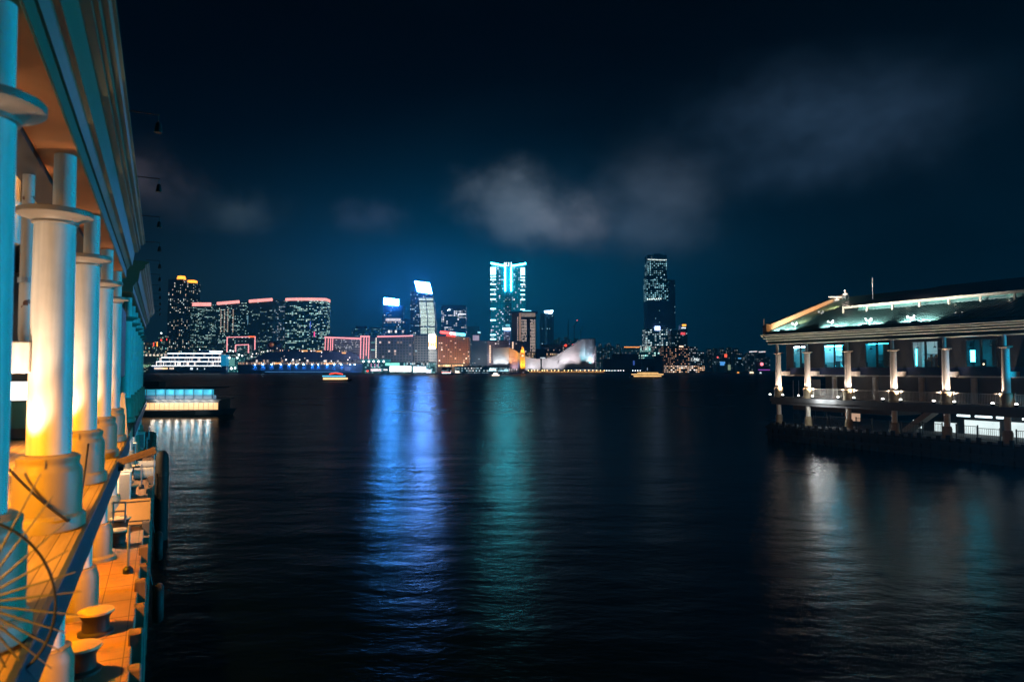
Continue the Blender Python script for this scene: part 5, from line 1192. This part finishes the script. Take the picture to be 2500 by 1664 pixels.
s2.part('light_burst', 1686, 1708, 873, 881, facade('burst', (.05, .08, .09), 2.4, 2.4, .8, .8, .6, cols=((.8, 1, 1), (1, 1, 1)), s=1.5), -1.6, -.6)
lr = Bld('waterside_arcade', 'row of lit shops under the two waterside hotels on the right', 'arcade', 1625, 1720, 893, 1640, facade('shop_row', (.05, .03, .02), 5, 4.5, .75, .6, .7, cols=((1, .5, .22), (1, .85, .75)), s=1.4), 15)
bk1 = Bld('dark_warehouse', 'low black unlit block right of the curved hall', 'building', 1472, 1565, 876, 1560, facade('dark_block_lights', (.004, .008, .01), 9, 8, .4, .3, .02, cols=((.2, .3, 1), CY), s=.3), 40)
bk1.part('upper_block', 1494, 1560, 864, 875.9, MT['bdark'] if 'bdark' in MT else surf('unlit_black', (.004, .007, .01), .6, .2, .1), 2, 40)
bk1.part('blue_light', 1545, 1549, 880, 891, emit('deep_blue_light', (.1, .25, 1), .4, sample=False, var=.2, vscale=.3), -.8)
bk2 = Bld('terminal_block', 'blue grey shed under the stepped block right of the black warehouse', 'building', 1566, 1618, 878, 1600, surf('bluegrey_shed', (.02, .05, .07), .6, .2, .08), 30)
bk2.part('unlit_tower', 1596, 1618, 868, 905, MT['broof'], -3, -.02)
# --- faint city far right
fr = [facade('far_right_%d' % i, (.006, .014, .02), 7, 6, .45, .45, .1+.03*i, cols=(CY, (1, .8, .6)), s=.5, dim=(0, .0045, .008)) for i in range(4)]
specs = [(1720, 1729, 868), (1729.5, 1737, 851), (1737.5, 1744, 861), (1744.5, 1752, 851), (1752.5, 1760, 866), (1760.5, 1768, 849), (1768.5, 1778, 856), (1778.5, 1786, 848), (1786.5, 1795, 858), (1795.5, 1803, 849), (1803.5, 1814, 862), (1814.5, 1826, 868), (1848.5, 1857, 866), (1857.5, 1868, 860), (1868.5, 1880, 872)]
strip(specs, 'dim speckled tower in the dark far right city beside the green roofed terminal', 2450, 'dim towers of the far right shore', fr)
tt = Bld('twin_roof_block', 'speckled block with two white lit roof bars just left of the green roofed terminal', 'tower', 1827, 1848, 861, 2350, facade('far_right_bright', (.008, .016, .02), 5, 5, .45, .45, .25, cols=(WT, CY), s=.4, dim=(0, .004, .007)), 35)
wb = emit('white_bar', (.9, .9, .95), 1.4, sample=False)
tt.bars('roof_bar', [(1829, 858.5, 1847, 857.5)], 2.2, wb, -1); 
t2 = Bld('shore_block', 'speckled block with one white roof bar directly left of the green roofed terminal', 'tower', 1850, 1869, 862, 2300, fr[1], 30); t2.bars('roof_bar', [(1852, 859, 1868, 858)], 2.2, wb, -1)
def sign_block(nm, lab, x0, x1, yt, sx0, sx1, sy0, sy1, col, s, Y=2100, shape='box'):
    b = Bld(nm, lab, 'building', x0, x1, yt, Y, fr[2], 20)
    m = emit('sign_%s' % lab[:18].replace(' ', '_'), col, s, sample=False)
    if shape == 'ball': obj('sign', MB().ball((b.x((sx0+sx1)/2), -3, b.z((sy0+sy1)/2)), (sx1-sx0)/2/F*Y, 8), m, b.t)
    else: b.part('sign', sx0, sx1, sy0, sy1, m, -2.5, -1)
    return b
sign_block('sign_building', 'dim block with a square red sign on the far right shore', 1764, 1784, 864, 1768, 1774, 864, 872, (1, .12, .06), 1.6)
sign_block('sign_building', 'dim block with a blue screen low on the far right shore', 1752, 1772, 878, 1757, 1769, 882.5, 891.5, (.1, .42, 1), 1.1)
sign_block('sign_building', 'dim block with a round red light left of the square red sign', 1744, 1757, 868, 1749, 1753, 870, 874, (1, .15, .15), 2, 2150, 'ball')
sign_block('sign_building', 'dim block with a pink heart-like lamp near the terminal corner', 1846, 1866, 884, 1854, 1862, 886.5, 890.5, (1, .2, .25), 3, 1950, 'ball')
b = sign_block('sign_building', 'low quay shed with a violet light strip left of the terminal corner', 1846, 1880, 899, 1850, 1878, 901.5, 903.5, (.5, .1, .7), .8, 1850)
sign_block('sign_building', 'dim block with a short cyan blue bar on the far right shore', 1799, 1812, 868, 1801, 1808, 873, 875.5, (.1, .5, 1), 1.2, 2150)
sign_block('sign_building', 'slim block lit pale yellow green on the far right shore', 1774, 1784, 888, 1776, 1782, 890, 903, (.55, .75, .5), .5, 1900)

# unseen area lamps added to brighten the fronts, in place of city glow
def city_fill(px, Y, py, col, pw, tpx, tpy, TY, size=(60, 6)):
    lamp('AREA', at(px, py, Y), col, pw, size, at(tpx, tpy, TY), name='quay_floodlight')
city_fill(1105, 1490, 886, (1, .55, .3), 70000, 1105, 855, 1560, (50, 4))
city_fill(1030, 1530, 872, (.9, .95, 1), 50000, 1030, 840, 1660, (30, 4))
city_fill(960, 1530, 880, (.75, .85, 1), 40000, 960, 845, 1640, (70, 4))
city_fill(848, 1600, 872, (.85, .85, 1), 50000, 848, 845, 1700, (80, 4))
city_fill(1215, 1530, 880, (1, .85, .85), 26000, 1218, 850, 1580, (50, 4))
city_fill(1165, 1560, 880, (.7, .85, 1), 22000, 1165, 850, 1640, (30, 4))

# ------------------------------------------------------------------ ships and boats
def ship(name, label, cat, Y, xc, wl=0.0, rz=0):
    p = at(xc, 832, Y); t = thing(name, label, cat, (p[0], Y, wl), rz)
    return t, (lambda px: at(px, 832, Y)[0]-p[0]), (lambda py: at(1250, py, Y)[2]-wl)
def hull_mesh(x0, x1, beam, z1, bow=1, sheer=2.0, n=20, z0=-1):
    """bow at +x when bow=1; flared sides, raked stem"""
    m = MB(); secs = []
    for i in range(n+1):
        t = i/n; s = t if bow > 0 else 1-t
        w = beam/2*min(1, (1-s)*5+.02)**.6*min(1, .72+s*4)
        up = z1+sheer*max(0, s-.6)**2*6; rake = (x1-x0)*.04*max(0, s-.8)*5*bow
        x = x0+(x1-x0)*t
        secs.append([m.bm.verts.new(q) for q in ((x, -w*.72, z0), (x+rake*.4, -w*.95, z0+(up-z0)*.4), (x+rake, -w, up), (x+rake, w, up), (x+rake*.4, w*.95, z0+(up-z0)*.4), (x, w*.72, z0))])
    for a, b in zip(secs, secs[1:]):
        for k in range(6): m.bm.faces.new((a[k], b[k], b[(k+1) % 6], a[(k+1) % 6]))
    m.bm.faces.new(secs[0]); m.bm.faces.new(secs[-1][::-1])
    return m
MT['hull_navy'] = surf('navy_hull', (.05, .12, .3), .4, .15, .1); MT['ship_white'] = surf('ship_white', (.5, .52, .56), .5, .1, .1); MT['hull_dark'] = surf('dark_hull', (.02, .03, .04), .5, .2, .5)
deckl = emit('deck_strip_light', (.8, .94, 1), 5)
# white decked cruise ship, seen side on
S, X, Z = ship('cruise_ship', 'smaller cruise ship with four long glowing white deck lines, left of the dark blue ship', 'ship', 1850, 465)
obj('hull', hull_mesh(X(372), X(556), 24, Z(893.5), bow=-1, sheer=1.0), MT['hull_navy'], S)
ends = [(377, 893, 883), (388, 882.9, 873), (399, 872.9, 863), (414, 862.9, 860)]
for i, (x0, y0, y1) in enumerate(ends):
    obj('deck_house', MB().box(X(x0+6), X(543), -9+i*.5, 9-i*.5, Z(y0), Z(y1)), facade('ship_deck_%d' % i, (.06, .08, .14), 3.2, 60, .7, .9, (.45, .4, .3, .1)[i], cols=((1, .8, .72), WT), s=(1.2, .9, .5, .4)[i], dim=(0, .004, .014)), S)
    obj('deck_light', MB().box(X(x0), X(544), -11+i*.5, -9.02+i*.5, Z(y0)-.6, Z(y0)+1.0), deckl, S)
obj('deck_light', MB().box(X(515), X(547), -8.5, -7.5, Z(858.5), Z(856.9)), deckl, S)
obj('bridge', MB().box(X(486), X(520), -6, 6, Z(859.9), Z(855)), MT['hull_navy'], S)
obj('mast', MB().bar((X(488), 0, Z(859.9)), (X(488), 0, Z(851)), 1.2).bar((X(488), 0, Z(856.5)), (X(495), 0, Z(855.8)), 1.2), deckl, S)
obj('stern_wall', MB().box(X(544.1), X(556), -10.5, 10, Z(893), Z(866)), emit('cyan_lit_stern', (.01, .32, .62), .75, var=.1, vscale=.06), S)
pr = MB()
for i in range(9): pr.box(X(384+2.4*i), X(385.6+2.4*i), -12.3, -11.6, Z(901), Z(896.5))
for i in range(4): pr.box(X(421+2.8*i), X(422.6+2.8*i), -12.3, -11.6, Z(901), Z(896.5))
obj('portholes', pr, emit('warm_portholes', (1, .78, .6), 1.8, sample=False), S)
pr = MB().box(X(403), X(416), -12.3, -11.6, Z(901), Z(897)); obj('shell_door', pr, emit('orange_shell_door', (1, .6, .3), 2, var=.2, vscale=.2), S)
pr = MB().box(X(471), X(477), -12.3, -11.6, Z(902), Z(896.5)).box(X(487), X(489), -12.3, -11.6, Z(902), Z(898)).box(X(505), X(506.5), -12.3, -11.6, Z(902), Z(898)); obj('shell_door', pr, emit('white_shell_door', (.8, .95, 1), 1.5, sample=False), S)
# teal lit landing between the two ships
ld = Bld('ferry_landing', 'teal floodlit landing with round white lamps between the two cruise ships', 'landing', 557, 592, 872, 1860, facade('landing_teal', (.03, .12, .12), 5, 5, .6, .5, .4, cols=(TEAL, TEAL), s=.7, dim=(.004, .05, .055)), 15)
ld.part('lit_gate', 561, 574, 876, 893, emit('pale_teal_gate', (.25, .7, .62), .55), -.8)
for px, py, r in ((562, 873, 2.6), (581, 873, 2.4), (567, 899, 3.2), (576, 898, 2.4), (564, 855, 1.8), (571, 857, 1.8), (585, 866, 2.4), (593, 868, 2.0)): obj('flood_lamp', MB().ball((ld.x(px), -3, ld.z(py)), r, 8), MT.setdefault('floodw', emit('landing_floodlamp', (.8, 1, .95), 6)), ld.t)
# large dark blue cruise ship, bow to the right
S, X, Z = ship('cruise_ship', 'larger dark blue cruise ship with a lamp row on its hull and a black funnel', 'ship', 1700, 735)
obj('hull', hull_mesh(X(586), X(880), 32, Z(889.5), bow=1, sheer=2.2), MT['hull_navy'], S)
dm = dict(glass=(.005, .008, .03), cols=((1, .8, .6), WT))
obj('promenade_deck', MB().box(X(588), X(868), -13, 13, Z(889.4), Z(884)), facade('ship_promenade', (.2, .16, .16), 4, 60, .55, .9, .6, cols=((1, .5, .2), (1, .85, .7)), s=1.0, dim=(.05, .03, .025)), S)
obj('lifeboat_deck', MB().box(X(604), X(862), -12.5, 12.5, Z(883.9), Z(878)), facade('ship_boatdeck', (.05, .05, .09), 9, 60, .5, .9, .25, cols=((1, .9, .85), (1, .6, .4)), s=.9), S)
obj('cabin_block', MB().prism([(X(622), Z(877.9)), (X(882), Z(877.9)), (X(876), Z(866)), (X(858), Z(859)), (X(690), Z(857)), (X(650), Z(861)), (X(634), Z(870))], 1, -12, 12), facade('ship_cabins', (.05, .065, .17), 3.4, 5, .55, .5, .012, s=.8, dim=(0, 0, 0), **dm), S)
obj('upper_deck', MB().prism([(X(655), Z(857)), (X(850), Z(858.5)), (X(846), Z(855.5)), (X(690), Z(853.5)), (X(660), Z(853))], 1, -9, 9), facade('ship_upper', (.04, .05, .1), 3, 30, .5, .9, .35, cols=((1, .9, .85), (1, .55, .35)), s=1.1), S)
obj('funnel', MB().lathe([(17, 0), (18, 4), (17, 12), (14, 17), (9, 20.5), (1, 22)], X(671), 0, Z(854), 24), surf('funnel_black', (.012, .008, .008), .5, .2, .1), S, smooth=True)
st = MB(); sx, sz = X(672.5), Z(841.5)
for k in range(8):
    a0 = k*PI/4; r0 = (4.6, 1.3)[k % 2]; a1 = (k+1)*PI/4; r1 = (1.3, 4.6)[k % 2]
    st.face([(sx, -18.6, sz), (sx+r0*math.sin(a0), -18.4, sz+r0*math.cos(a0)), (sx+r1*math.sin(a1), -18.4, sz+r1*math.cos(a1))])
obj('funnel_star', st, emit('funnel_star_gold', (1, .5, .2), .5, sample=False), S)
fd_ = obj('funnel_disc', MB().lathe([(5.5, 0), (5.5, .3)], 0, 0, 0, 20), emit('funnel_disc_red', (.35, .08, .03), .35, sample=False), S)
fd_.rotation_euler = (PI/2, 0, 0); fd_.location = (X(669.5), -17.9, Z(842))
MT['hull_lamp'] = emit('hull_lamp', (.4, .8, 1), 70)
for px in (629.5, 649, 669.5, 692, 712, 729.5, 747.5, 767.5, 782.5, 804, 821, 837.5, 859, 870.5):
    obj('hull_lamp', MB().ball((X(px), -17.6, Z(889.5)), 1.0, 6), MT['hull_lamp'], S)
    pz = S.location; lamp('SPOT', (pz.x+X(px), pz.y-19.5, Z(889)), (.1, .5, 1), 26000, .4, (pz.x+X(px), pz.y-13.5, Z(903)), 70, .9, 'hull_wash')
for px, py, r in ((668, 852, 1.6), (680, 850, 2.6), (658, 857, 1.7), (622, 864, 1.5), (631, 863, 1.5), (619.5, 870, 1.9), (643, 859, 1.2), (648, 859, 1.2), (743, 858, 1.6), (764, 857, 1.4), (789, 860, 1.5), (703, 878, 2.0), (720, 878, 2), (736, 878, 1.6), (754, 879.5, 1.3), (796, 881, 2), (812, 881, 2.0), (828, 881, 2.2), (853, 878, 1.4), (857, 872.5, 1.2)):
    obj('deck_lamp', MB().ball((X(px), -12.5, Z(py)), r, 6), MT.setdefault('deckw', emit('deck_lamp_white', (1, .95, .9), 2.5)), S)
for px, w_, y in ((741, 14, 856.5), (777, 12, 857.5), (838, 10, 861.5), (677, 14, 886.5), (795, 20, 887.5)): obj('deck_glow', MB().box(X(px), X(px+w_), -13.6, -13.1, Z(y+1.6), Z(y-1.6)), MT.setdefault('deckor', emit('orange_deck_light', (1, .45, .14), 1.5, var=.25, vscale=.2)), S)
obj('waterline_strip', MB().box(X(654), X(832), -16.9, -16.4, Z(907.6), Z(906.8)), emit('blue_waterline', (.15, .5, 1), .8), S)
obj('bow_emblem', MB().box(X(846), X(859), -15.2, -14.6, Z(905), Z(895)), emit('bow_light_patch', (.12, .25, .8), .5, var=.3, vscale=.15, sample=False), S)
lb = obj('lifeboat', MB().ball((X(700), -14.5, Z(880.5)), 2.2, 8, .8), MT['ship_white'], S)
for px in (716, 733, 794, 811, 828): dup_part(lb, S, (X(px)-X(700), 0, 0))
# small craft
def ferry(label, name, cat, x0, x1, ywl, heights, mats, bow=1, beam=None, extra=None, rz=0):
    Y = H*F/(ywl-903.0); p = at((x0+x1)/2, 832, Y); L = at(x1, 832, Y)[0]-at(x0, 832, Y)[0]
    t = thing(name, label, cat, (p[0], Y, 0), rz); beam = beam or L*.26
    z = lambda py: at(1250, py, Y)[2]
    return t, Y, L, beam, z
t, Y, L, bm_, z = ferry('sightseeing boat with red neon roof line and gold windows before the dark blue ship', 'tour_boat', 'boat', 786, 858, 929.5, None, None)
obj('hull', hull_mesh(-L/2, L/2, bm_, z(926.2), bow=1, sheer=.5, z0=-.4), MT['hull_dark'], t)
obj('lower_cabin', MB().box(-L*.42, L*.36, -bm_*.42, bm_*.42, z(926.2), z(921.6)), emit('gold_cabin', (1, .62, .3), 1.6, var=.12, vscale=.6), t)
obj('upper_cabin', MB().box(-L*.4, L*.3, -bm_*.4, bm_*.4, z(921.5), z(914.5)), MT['hull_dark'], t)
obj('cyan_lights', MB().box(-L*.44, L*.34, -bm_*.45, -bm_*.402, z(919.5), z(916.2)), emit('cyan_boat_lights', (.1, .55, .85), 1.3, var=.2, vscale=.8), t)
rf_ = MB().prism([(-L*.2, z(914.4)), (L*.24, z(914.4)), (L*.2, z(911.5)), (0, z(909.4)), (-L*.15, z(911))], 1, -bm_*.35, bm_*.35); obj('canopy', rf_, MT['hull_dark'], t)
obj('red_neon', MB().tube([(-L*.21, -bm_*.37, z(913)), (-L*.12, -bm_*.37, z(911.5)), (0, -bm_*.37, z(910.2)), (L*.14, -bm_*.37, z(911.6)), (L*.24, -bm_*.37, z(913))], .35, 6), redn, t)
t, Y, L, bm_, z = ferry('long sightseeing boat with stacked golden lit decks below the amber hotel on the right', 'tour_boat', 'boat', 1536, 1624, 921.5, None, None)
obj('hull', hull_mesh(-L/2, L/2, bm_, z(919), bow=1, sheer=.5, z0=-.4), MT['hull_dark'], t)
gd = emit('gold_deck_light', (1, .58, .22), 1.5, var=.2, vscale=.35)
for i, (ya, yb, f0, f1) in enumerate(((918.9, 916.6, -.4, .36), (914.4, 912.2, -.46, .42), (910.4, 908.8, -.3, .28))):
    obj('deck_house', MB().box(-L*.38+i, L*.34-i*1.5, -bm_*.4, bm_*.4, z(ya), z(yb-2.0)), MT['hull_dark'], t)
    obj('deck_light', MB().box(L*f0, L*f1, -bm_*.44, -bm_*.402, z(ya), z(yb)), gd, t)
obj('wheelhouse', MB().box(-L*.05, L*.08, -bm_*.3, bm_*.3, z(906.7), z(903.6)), MT['ship_white'], t)
obj('mast', MB().bar((0, 0, z(903.6)), (0, 0, z(897)), .25), emit('white_blue_mast', (.5, .75, 1), 1.2), t)
def small(label, name, x0, x1, ywl, ytop, col, s, cat='boat'):
    t, Y, L, bm_, z = ferry(label, name, cat, x0, x1, ywl, None, None)
    k = (ywl-ytop)
    obj('hull', hull_mesh(-L/2, L/2, L*.3, z(ywl-k*.35), bow=1, sheer=.4, z0=-.3), MT['ship_white' if s > 1 else 'hull_dark'], t)
    obj('cabin', MB().prism([(-L*.3, z(ywl-k*.35)), (L*.25, z(ywl-k*.35)), (L*.15, z(ywl-k*.75)), (-L*.25, z(ywl-k*.75))], 1, -L*.12, L*.12), emit(name+'_light', col, s, var=.2, vscale=.6), t)
    obj('mast', MB().bar((0, 0, z(ywl-k*.75)), (0, 0, z(ytop)), .2), MT['steel'], t)
    return t, z, L
t, z, L = small('white lit motor launch with a bright hull, left of the clock tower', 'motor_launch', 1199, 1222, 918, 908, (1, .85, .72), 3)
obj('side_light', MB().box(-L*.4, L*.4, -L*.16, -L*.151, z(916.5), z(914.5)), emit('launch_side_light', (1, .8, .65), 3), t)
small('pale gold lit junk shaped boat near the far right shore', 'motor_launch', 1826, 1843, 915, 904, (1, .8, .55), 1.6)
small('tiny orange lit boat on the far right water', 'motor_launch', 1797, 1806, 912.4, 906, (1, .4, .08), 1.8)
small('tiny white lit boat at the water edge next to the terminal', 'motor_launch', 1852, 1860, 913.5, 906.5, (.8, .95, 1), 1.5)
t, Y, L, bm_, z = ferry('moored dark double deck ferry with red and white edge lights', 'harbour_ferry', 'ferry', 1076, 1105, 915, None, None)
obj('hull', hull_mesh(-L/2, L/2, L*.25, z(911), bow=1, sheer=.2, z0=-.4), MT['hull_dark'], t)
obj('lower_deck', MB().box(-L*.44, L*.42, -L*.1, L*.1, z(911), z(904)), facade('ferry_windows', (.01, .02, .025), 2.4, 9, .6, .8, .4, cols=(WT, CY), s=1.0), t)
obj('upper_deck', MB().box(-L*.4, L*.4, -L*.1, L*.1, z(903.9), z(897)), facade('ferry_windows_b', (.008, .015, .02), 2.4, 9, .6, .5, .3, cols=(CY, CY), s=.5), t)
obj('roof', MB().box(-L*.44, L*.44, -L*.12, L*.12, z(896.9), z(895.8)), MT['hull_dark'], t)
obj('edge_light', MB().box(-L*.42, L*.36, -L*.13, -L*.122, z(909.4), z(908.4)), redn, t); obj('edge_light', MB().box(-L*.36, L*.34, -L*.13, -L*.122, z(910.6), z(909.6)), white_neon, t)
t, z, L = small('cluster lit small boat with warm cabin between the moored ferry and the launch', 'motor_launch', 1107, 1128, 914.5, 902, (1, .85, .65), 2.0)
# ferry passing close behind the end of the left pier
t, Y, L, bm_, z = ferry('double deck ferry passing the left pier, cyan upper deck over golden cabin windows', 'harbour_ferry', 'ferry', 235, 562, 1012, None, None, rz=R(4))
obj('hull', hull_mesh(-L/2, L/2, 7.5, z(999.5), bow=1, sheer=.25, z0=-.4), MT['hull_dark'], t)
goldcab = emit('ferry_gold_cabin', (1, .52, .2), 1.3, var=.1, vscale=.4)
cab = MB(); n = 13
obj('lower_cabin', MB().box(-L*.46, L*.455, -3.0, 3.0, z(999.4), z(975)), MT['hull_dark'], t)
for i in range(26):
    x0 = -L*.45+i*L*.9/26; obj('cabin_window', MB().box(x0+.04, x0+L*.9/26-.04, -3.07, -3.005, z(997.5), z(981)), goldcab, t)
obj('deck_edge', MB().box(-L*.48, L*.475, -3.5, 3.5, z(974.9), z(972.5)), MT['hull_dark'], t)
tw_ = Vector(t.location)
for i in range(8): lamp('POINT', (tw_.x+L*(.02+.055*i), tw_.y-4.1+L*(.02+.055*i)*math.tan(R(4)), z(978)), (1, .88, .74), 190, .2, name='ferry_reflection_lamp')  # unseen points hung outboard to strengthen the ferry's reflection
for i in range(6): lamp('POINT', (tw_.x+L*(.05+.07*i), tw_.y-4.1+L*(.05+.07*i)*math.tan(R(4)), z(955)), (.05, .6, .9), 200, .2, name='ferry_cyan_glint_lamp')  # unseen cyan points added for the teal reflection below
cy1 = emit('ferry_cyan_panel', (.02, .5, .75), .6, var=.3, vscale=.5); cy2 = emit('ferry_blue_panel', (0, .10, .24), .55, var=.12, vscale=.3)
obj('bulwark_panel', MB().box(-L*.46, L*.44, -3.35, -3.25, z(972.4), z(962.5)), cy2, t)
obj('awning_panel', MB().box(-L*.46, L*.42, -3.3, -3.2, z(962.4), z(949)), cy1, t)
for i in range(14): obj('deck_pillar', MB().box(-L*.45+i*L*.066, -L*.45+i*L*.066+.12, -3.46, -3.36, z(972.4), z(947)), MT['hull_dark'], t)
obj('roof', MB().prism([(-3.6, z(947)), (3.6, z(947)), (3.3, z(944)), (-3.3, z(944))], 0, -L*.47, L*.44), MT['hull_dark'], t)
obj('wheelhouse', MB().box(-L*.1, L*.0, -1.4, 1.4, z(943.9), z(930)), MT['hull_dark'], t)

# ------------------------------------------------------------------ unseen blue area lamp right of the view, added for the columns' blue light
lamp('AREA', W(69.5, 9, 11.5), (0.0, .52, .95), 34000, (7, 4), W(0, 16, 8), name='unseen_blue_lamp')

# ------------------------------------------------------------------ night sky
wd = bpy.data.worlds.new('World'); bpy.context.scene.world = wd; wd.use_nodes = True
nt = wd.node_tree; bg = nt.nodes['Background']
tc = N(nt, 'ShaderNodeTexCoord'); sp = N(nt, 'ShaderNodeSeparateXYZ'); nt.links.new(tc.outputs['Generated'], sp.inputs[0])
az = M_(nt, 'MULTIPLY', M_(nt, 'ARCTAN2', sp.outputs[0], sp.outputs[1]), 180/PI)
el = M_(nt, 'MULTIPLY', M_(nt, 'ARCSINE', sp.outputs[2]), 180/PI)
elp = M_(nt, 'MAXIMUM', el, 0.0)
def nz(scale, det, off, sx=1, sz=1, rough=.55):
    mp = N(nt, 'ShaderNodeMapping'); mp.inputs['Scale'].default_value = (sx, sx, sz); mp.inputs['Location'].default_value = off
    nt.links.new(tc.outputs['Generated'], mp.inputs[0]); n = N(nt, 'ShaderNodeTexNoise', i2=scale, i3=det, i4=rough); nt.links.new(mp.outputs[0], n.inputs[0]); return n.outputs[0]
wx = M_(nt, 'MULTIPLY', M_(nt, 'SUBTRACT', nz(9, 5, (3, 1, 2)), .5), 9.0); wz = M_(nt, 'MULTIPLY', M_(nt, 'SUBTRACT', nz(9, 5, (7, 5, 1)), .5), 5.0)
azw = M_(nt, 'ADD', az, wx); elw = M_(nt, 'ADD', el, wz)
def blob(a0, e0, sa, se, warp=True, pw=1.0):
    A, E_ = (azw, elw) if warp else (az, el)
    a = M_(nt, 'DIVIDE', M_(nt, 'SUBTRACT', A, a0), sa); e = M_(nt, 'DIVIDE', M_(nt, 'SUBTRACT', E_, e0), se)
    q = M_(nt, 'POWER', M_(nt, 'ADD', M_(nt, 'MULTIPLY', a, a), M_(nt, 'MULTIPLY', e, e)), pw)
    return M_(nt, 'EXPONENT', M_(nt, 'MULTIPLY', q, -1.0))
acc = None
def addc(fac, col):
    global acc
    v = nt.nodes.new('ShaderNodeVectorMath'); v.operation = 'SCALE'; v.inputs[0].default_value = col; nt.links.new(fac, v.inputs[3])
    if acc is None: acc = v.outputs[0]
    else:
        s = nt.nodes.new('ShaderNodeVectorMath'); s.operation = 'ADD'; nt.links.new(acc, s.inputs[0]); nt.links.new(v.outputs[0], s.inputs[1]); acc = s.outputs[0]
one = M_(nt, 'ADD', M_(nt, 'MULTIPLY', el, 0.0), 1.0)
addc(one, (.0, .0001, .0009))
addc(M_(nt, 'EXPONENT', M_(nt, 'DIVIDE', elp, -8.0)), (.0, .0115, .0235))
addc(blob(-2, 6, 17, 8.5, False), (0, .042, .095))
addc(blob(-24, 6, 13, 6, False), (.0035, .006, .004))
mott = M_(nt, 'MAXIMUM', M_(nt, 'MULTIPLY_ADD', nz(3.2, 4, (1, 2, 3), 1, 2.4), 3.6, -1.45), 0.0)
cl = nz(11, 4, (2, 8, 4), 1, 1.6, .5); cm = M_(nt, 'MAXIMUM', M_(nt, 'MULTIPLY_ADD', cl, 1.9, -.02), 0.0)
def cloud(b, col): addc(M_(nt, 'MULTIPLY', b, cm), col)
cloud(blob(.6, 13.6, 4.0, 2.6, pw=1.6), (.10, .125, .155))
cloud(blob(4.2, 12.2, 2.4, 1.8, pw=1.2), (.06, .06, .07))
cloud(blob(11.5, 13.2, 5.0, 3.6, pw=1.3), (.030, .040, .056))
cloud(blob(24.5, 18.3, 9.0, 3.8, pw=1.3), (.015, .03, .055))
cloud(blob(-22, 12.2, 3.2, 1.2), (.025, .036, .045)); cloud(blob(-11.5, 12.8, 1.8, 1.2), (.025, .03, .05)); cloud(blob(-27.8, 14.3, 1.8, 1.6), (.05, .042, .05))
addc(M_(nt, 'MULTIPLY', mott, M_(nt, 'EXPONENT', M_(nt, 'DIVIDE', elp, -12.0))), (.0016, .007, .0125))
sky = N(nt, 'ShaderNodeTexSky'); sky.sky_type = 'NISHITA'; sky.sun_disc = False; sky.sun_elevation = R(-6); sky.sun_rotation = R(200)
sk = nt.nodes.new('ShaderNodeVectorMath'); sk.operation = 'SCALE'; sk.inputs[3].default_value = .001; nt.links.new(sky.outputs[0], sk.inputs[0])
ad = nt.nodes.new('ShaderNodeVectorMath'); ad.operation = 'ADD'; nt.links.new(acc, ad.inputs[0]); nt.links.new(sk.outputs[0], ad.inputs[1])
nt.links.new(ad.outputs[0], bg.inputs[0]); bg.inputs[1].default_value = 1.0

# ------------------------------------------------------------------ night haze over the harbour
hz_ = obj('haze', MB().box(-2600, 2600, -160, 3900, -1.5, 305), MT['land']); hz_['kind'] = 'stuff'
hm = bpy.data.materials.new('haze_air'); hm.use_nodes = True; hn = hm.node_tree
for n in list(hn.nodes): hn.nodes.remove(n)
ho = hn.nodes.new('ShaderNodeOutputMaterial'); pv = hn.nodes.new('ShaderNodeVolumePrincipled')
pv.inputs['Color'].default_value = (.2, .78, 1, 1); pv.inputs['Density'].default_value = 1.6e-4; pv.inputs['Anisotropy'].default_value = .35
hn.links.new(pv.outputs[0], ho.inputs['Volume']); hz_.data.materials.clear(); hz_.data.materials.append(hm)

# ------------------------------------------------------------------ camera and picture settings
cd = bpy.data.cameras.new('camera'); cam = bpy.data.objects.new('camera', cd); C.objects.link(cam)
cd.sensor_width = 36; cd.lens = 36*F/2500; cd.clip_start = .1; cd.clip_end = 20000
cam.location = (0, 0, H); cam.rotation_euler = (PI/2+PITCH, 0, 0)
cd.dof.use_dof = True; cd.dof.focus_distance = 300; cd.dof.aperture_fstop = 1.0
sc = bpy.context.scene; sc.camera = cam
sc.view_settings.view_transform = 'Standard'; sc.view_settings.look = 'None'; sc.view_settings.exposure = 0; sc.view_settings.gamma = 1
sc.render.engine = 'CYCLES'
cy = sc.cycles
cy.max_bounces = 5; cy.diffuse_bounces = 2; cy.glossy_bounces = 3; cy.transmission_bounces = 4; cy.transparent_max_bounces = 8; cy.volume_bounces = 0
cy.sample_clamp_indirect = 3; cy.sample_clamp_direct = 0; cy.caustics_reflective = False; cy.caustics_refractive = False
cy.use_denoising = True; cy.use_light_tree = True
for o in list(bpy.data.objects):
    for k in ('_ax', '_ay', '_az'):
        if k in o: del o[k]
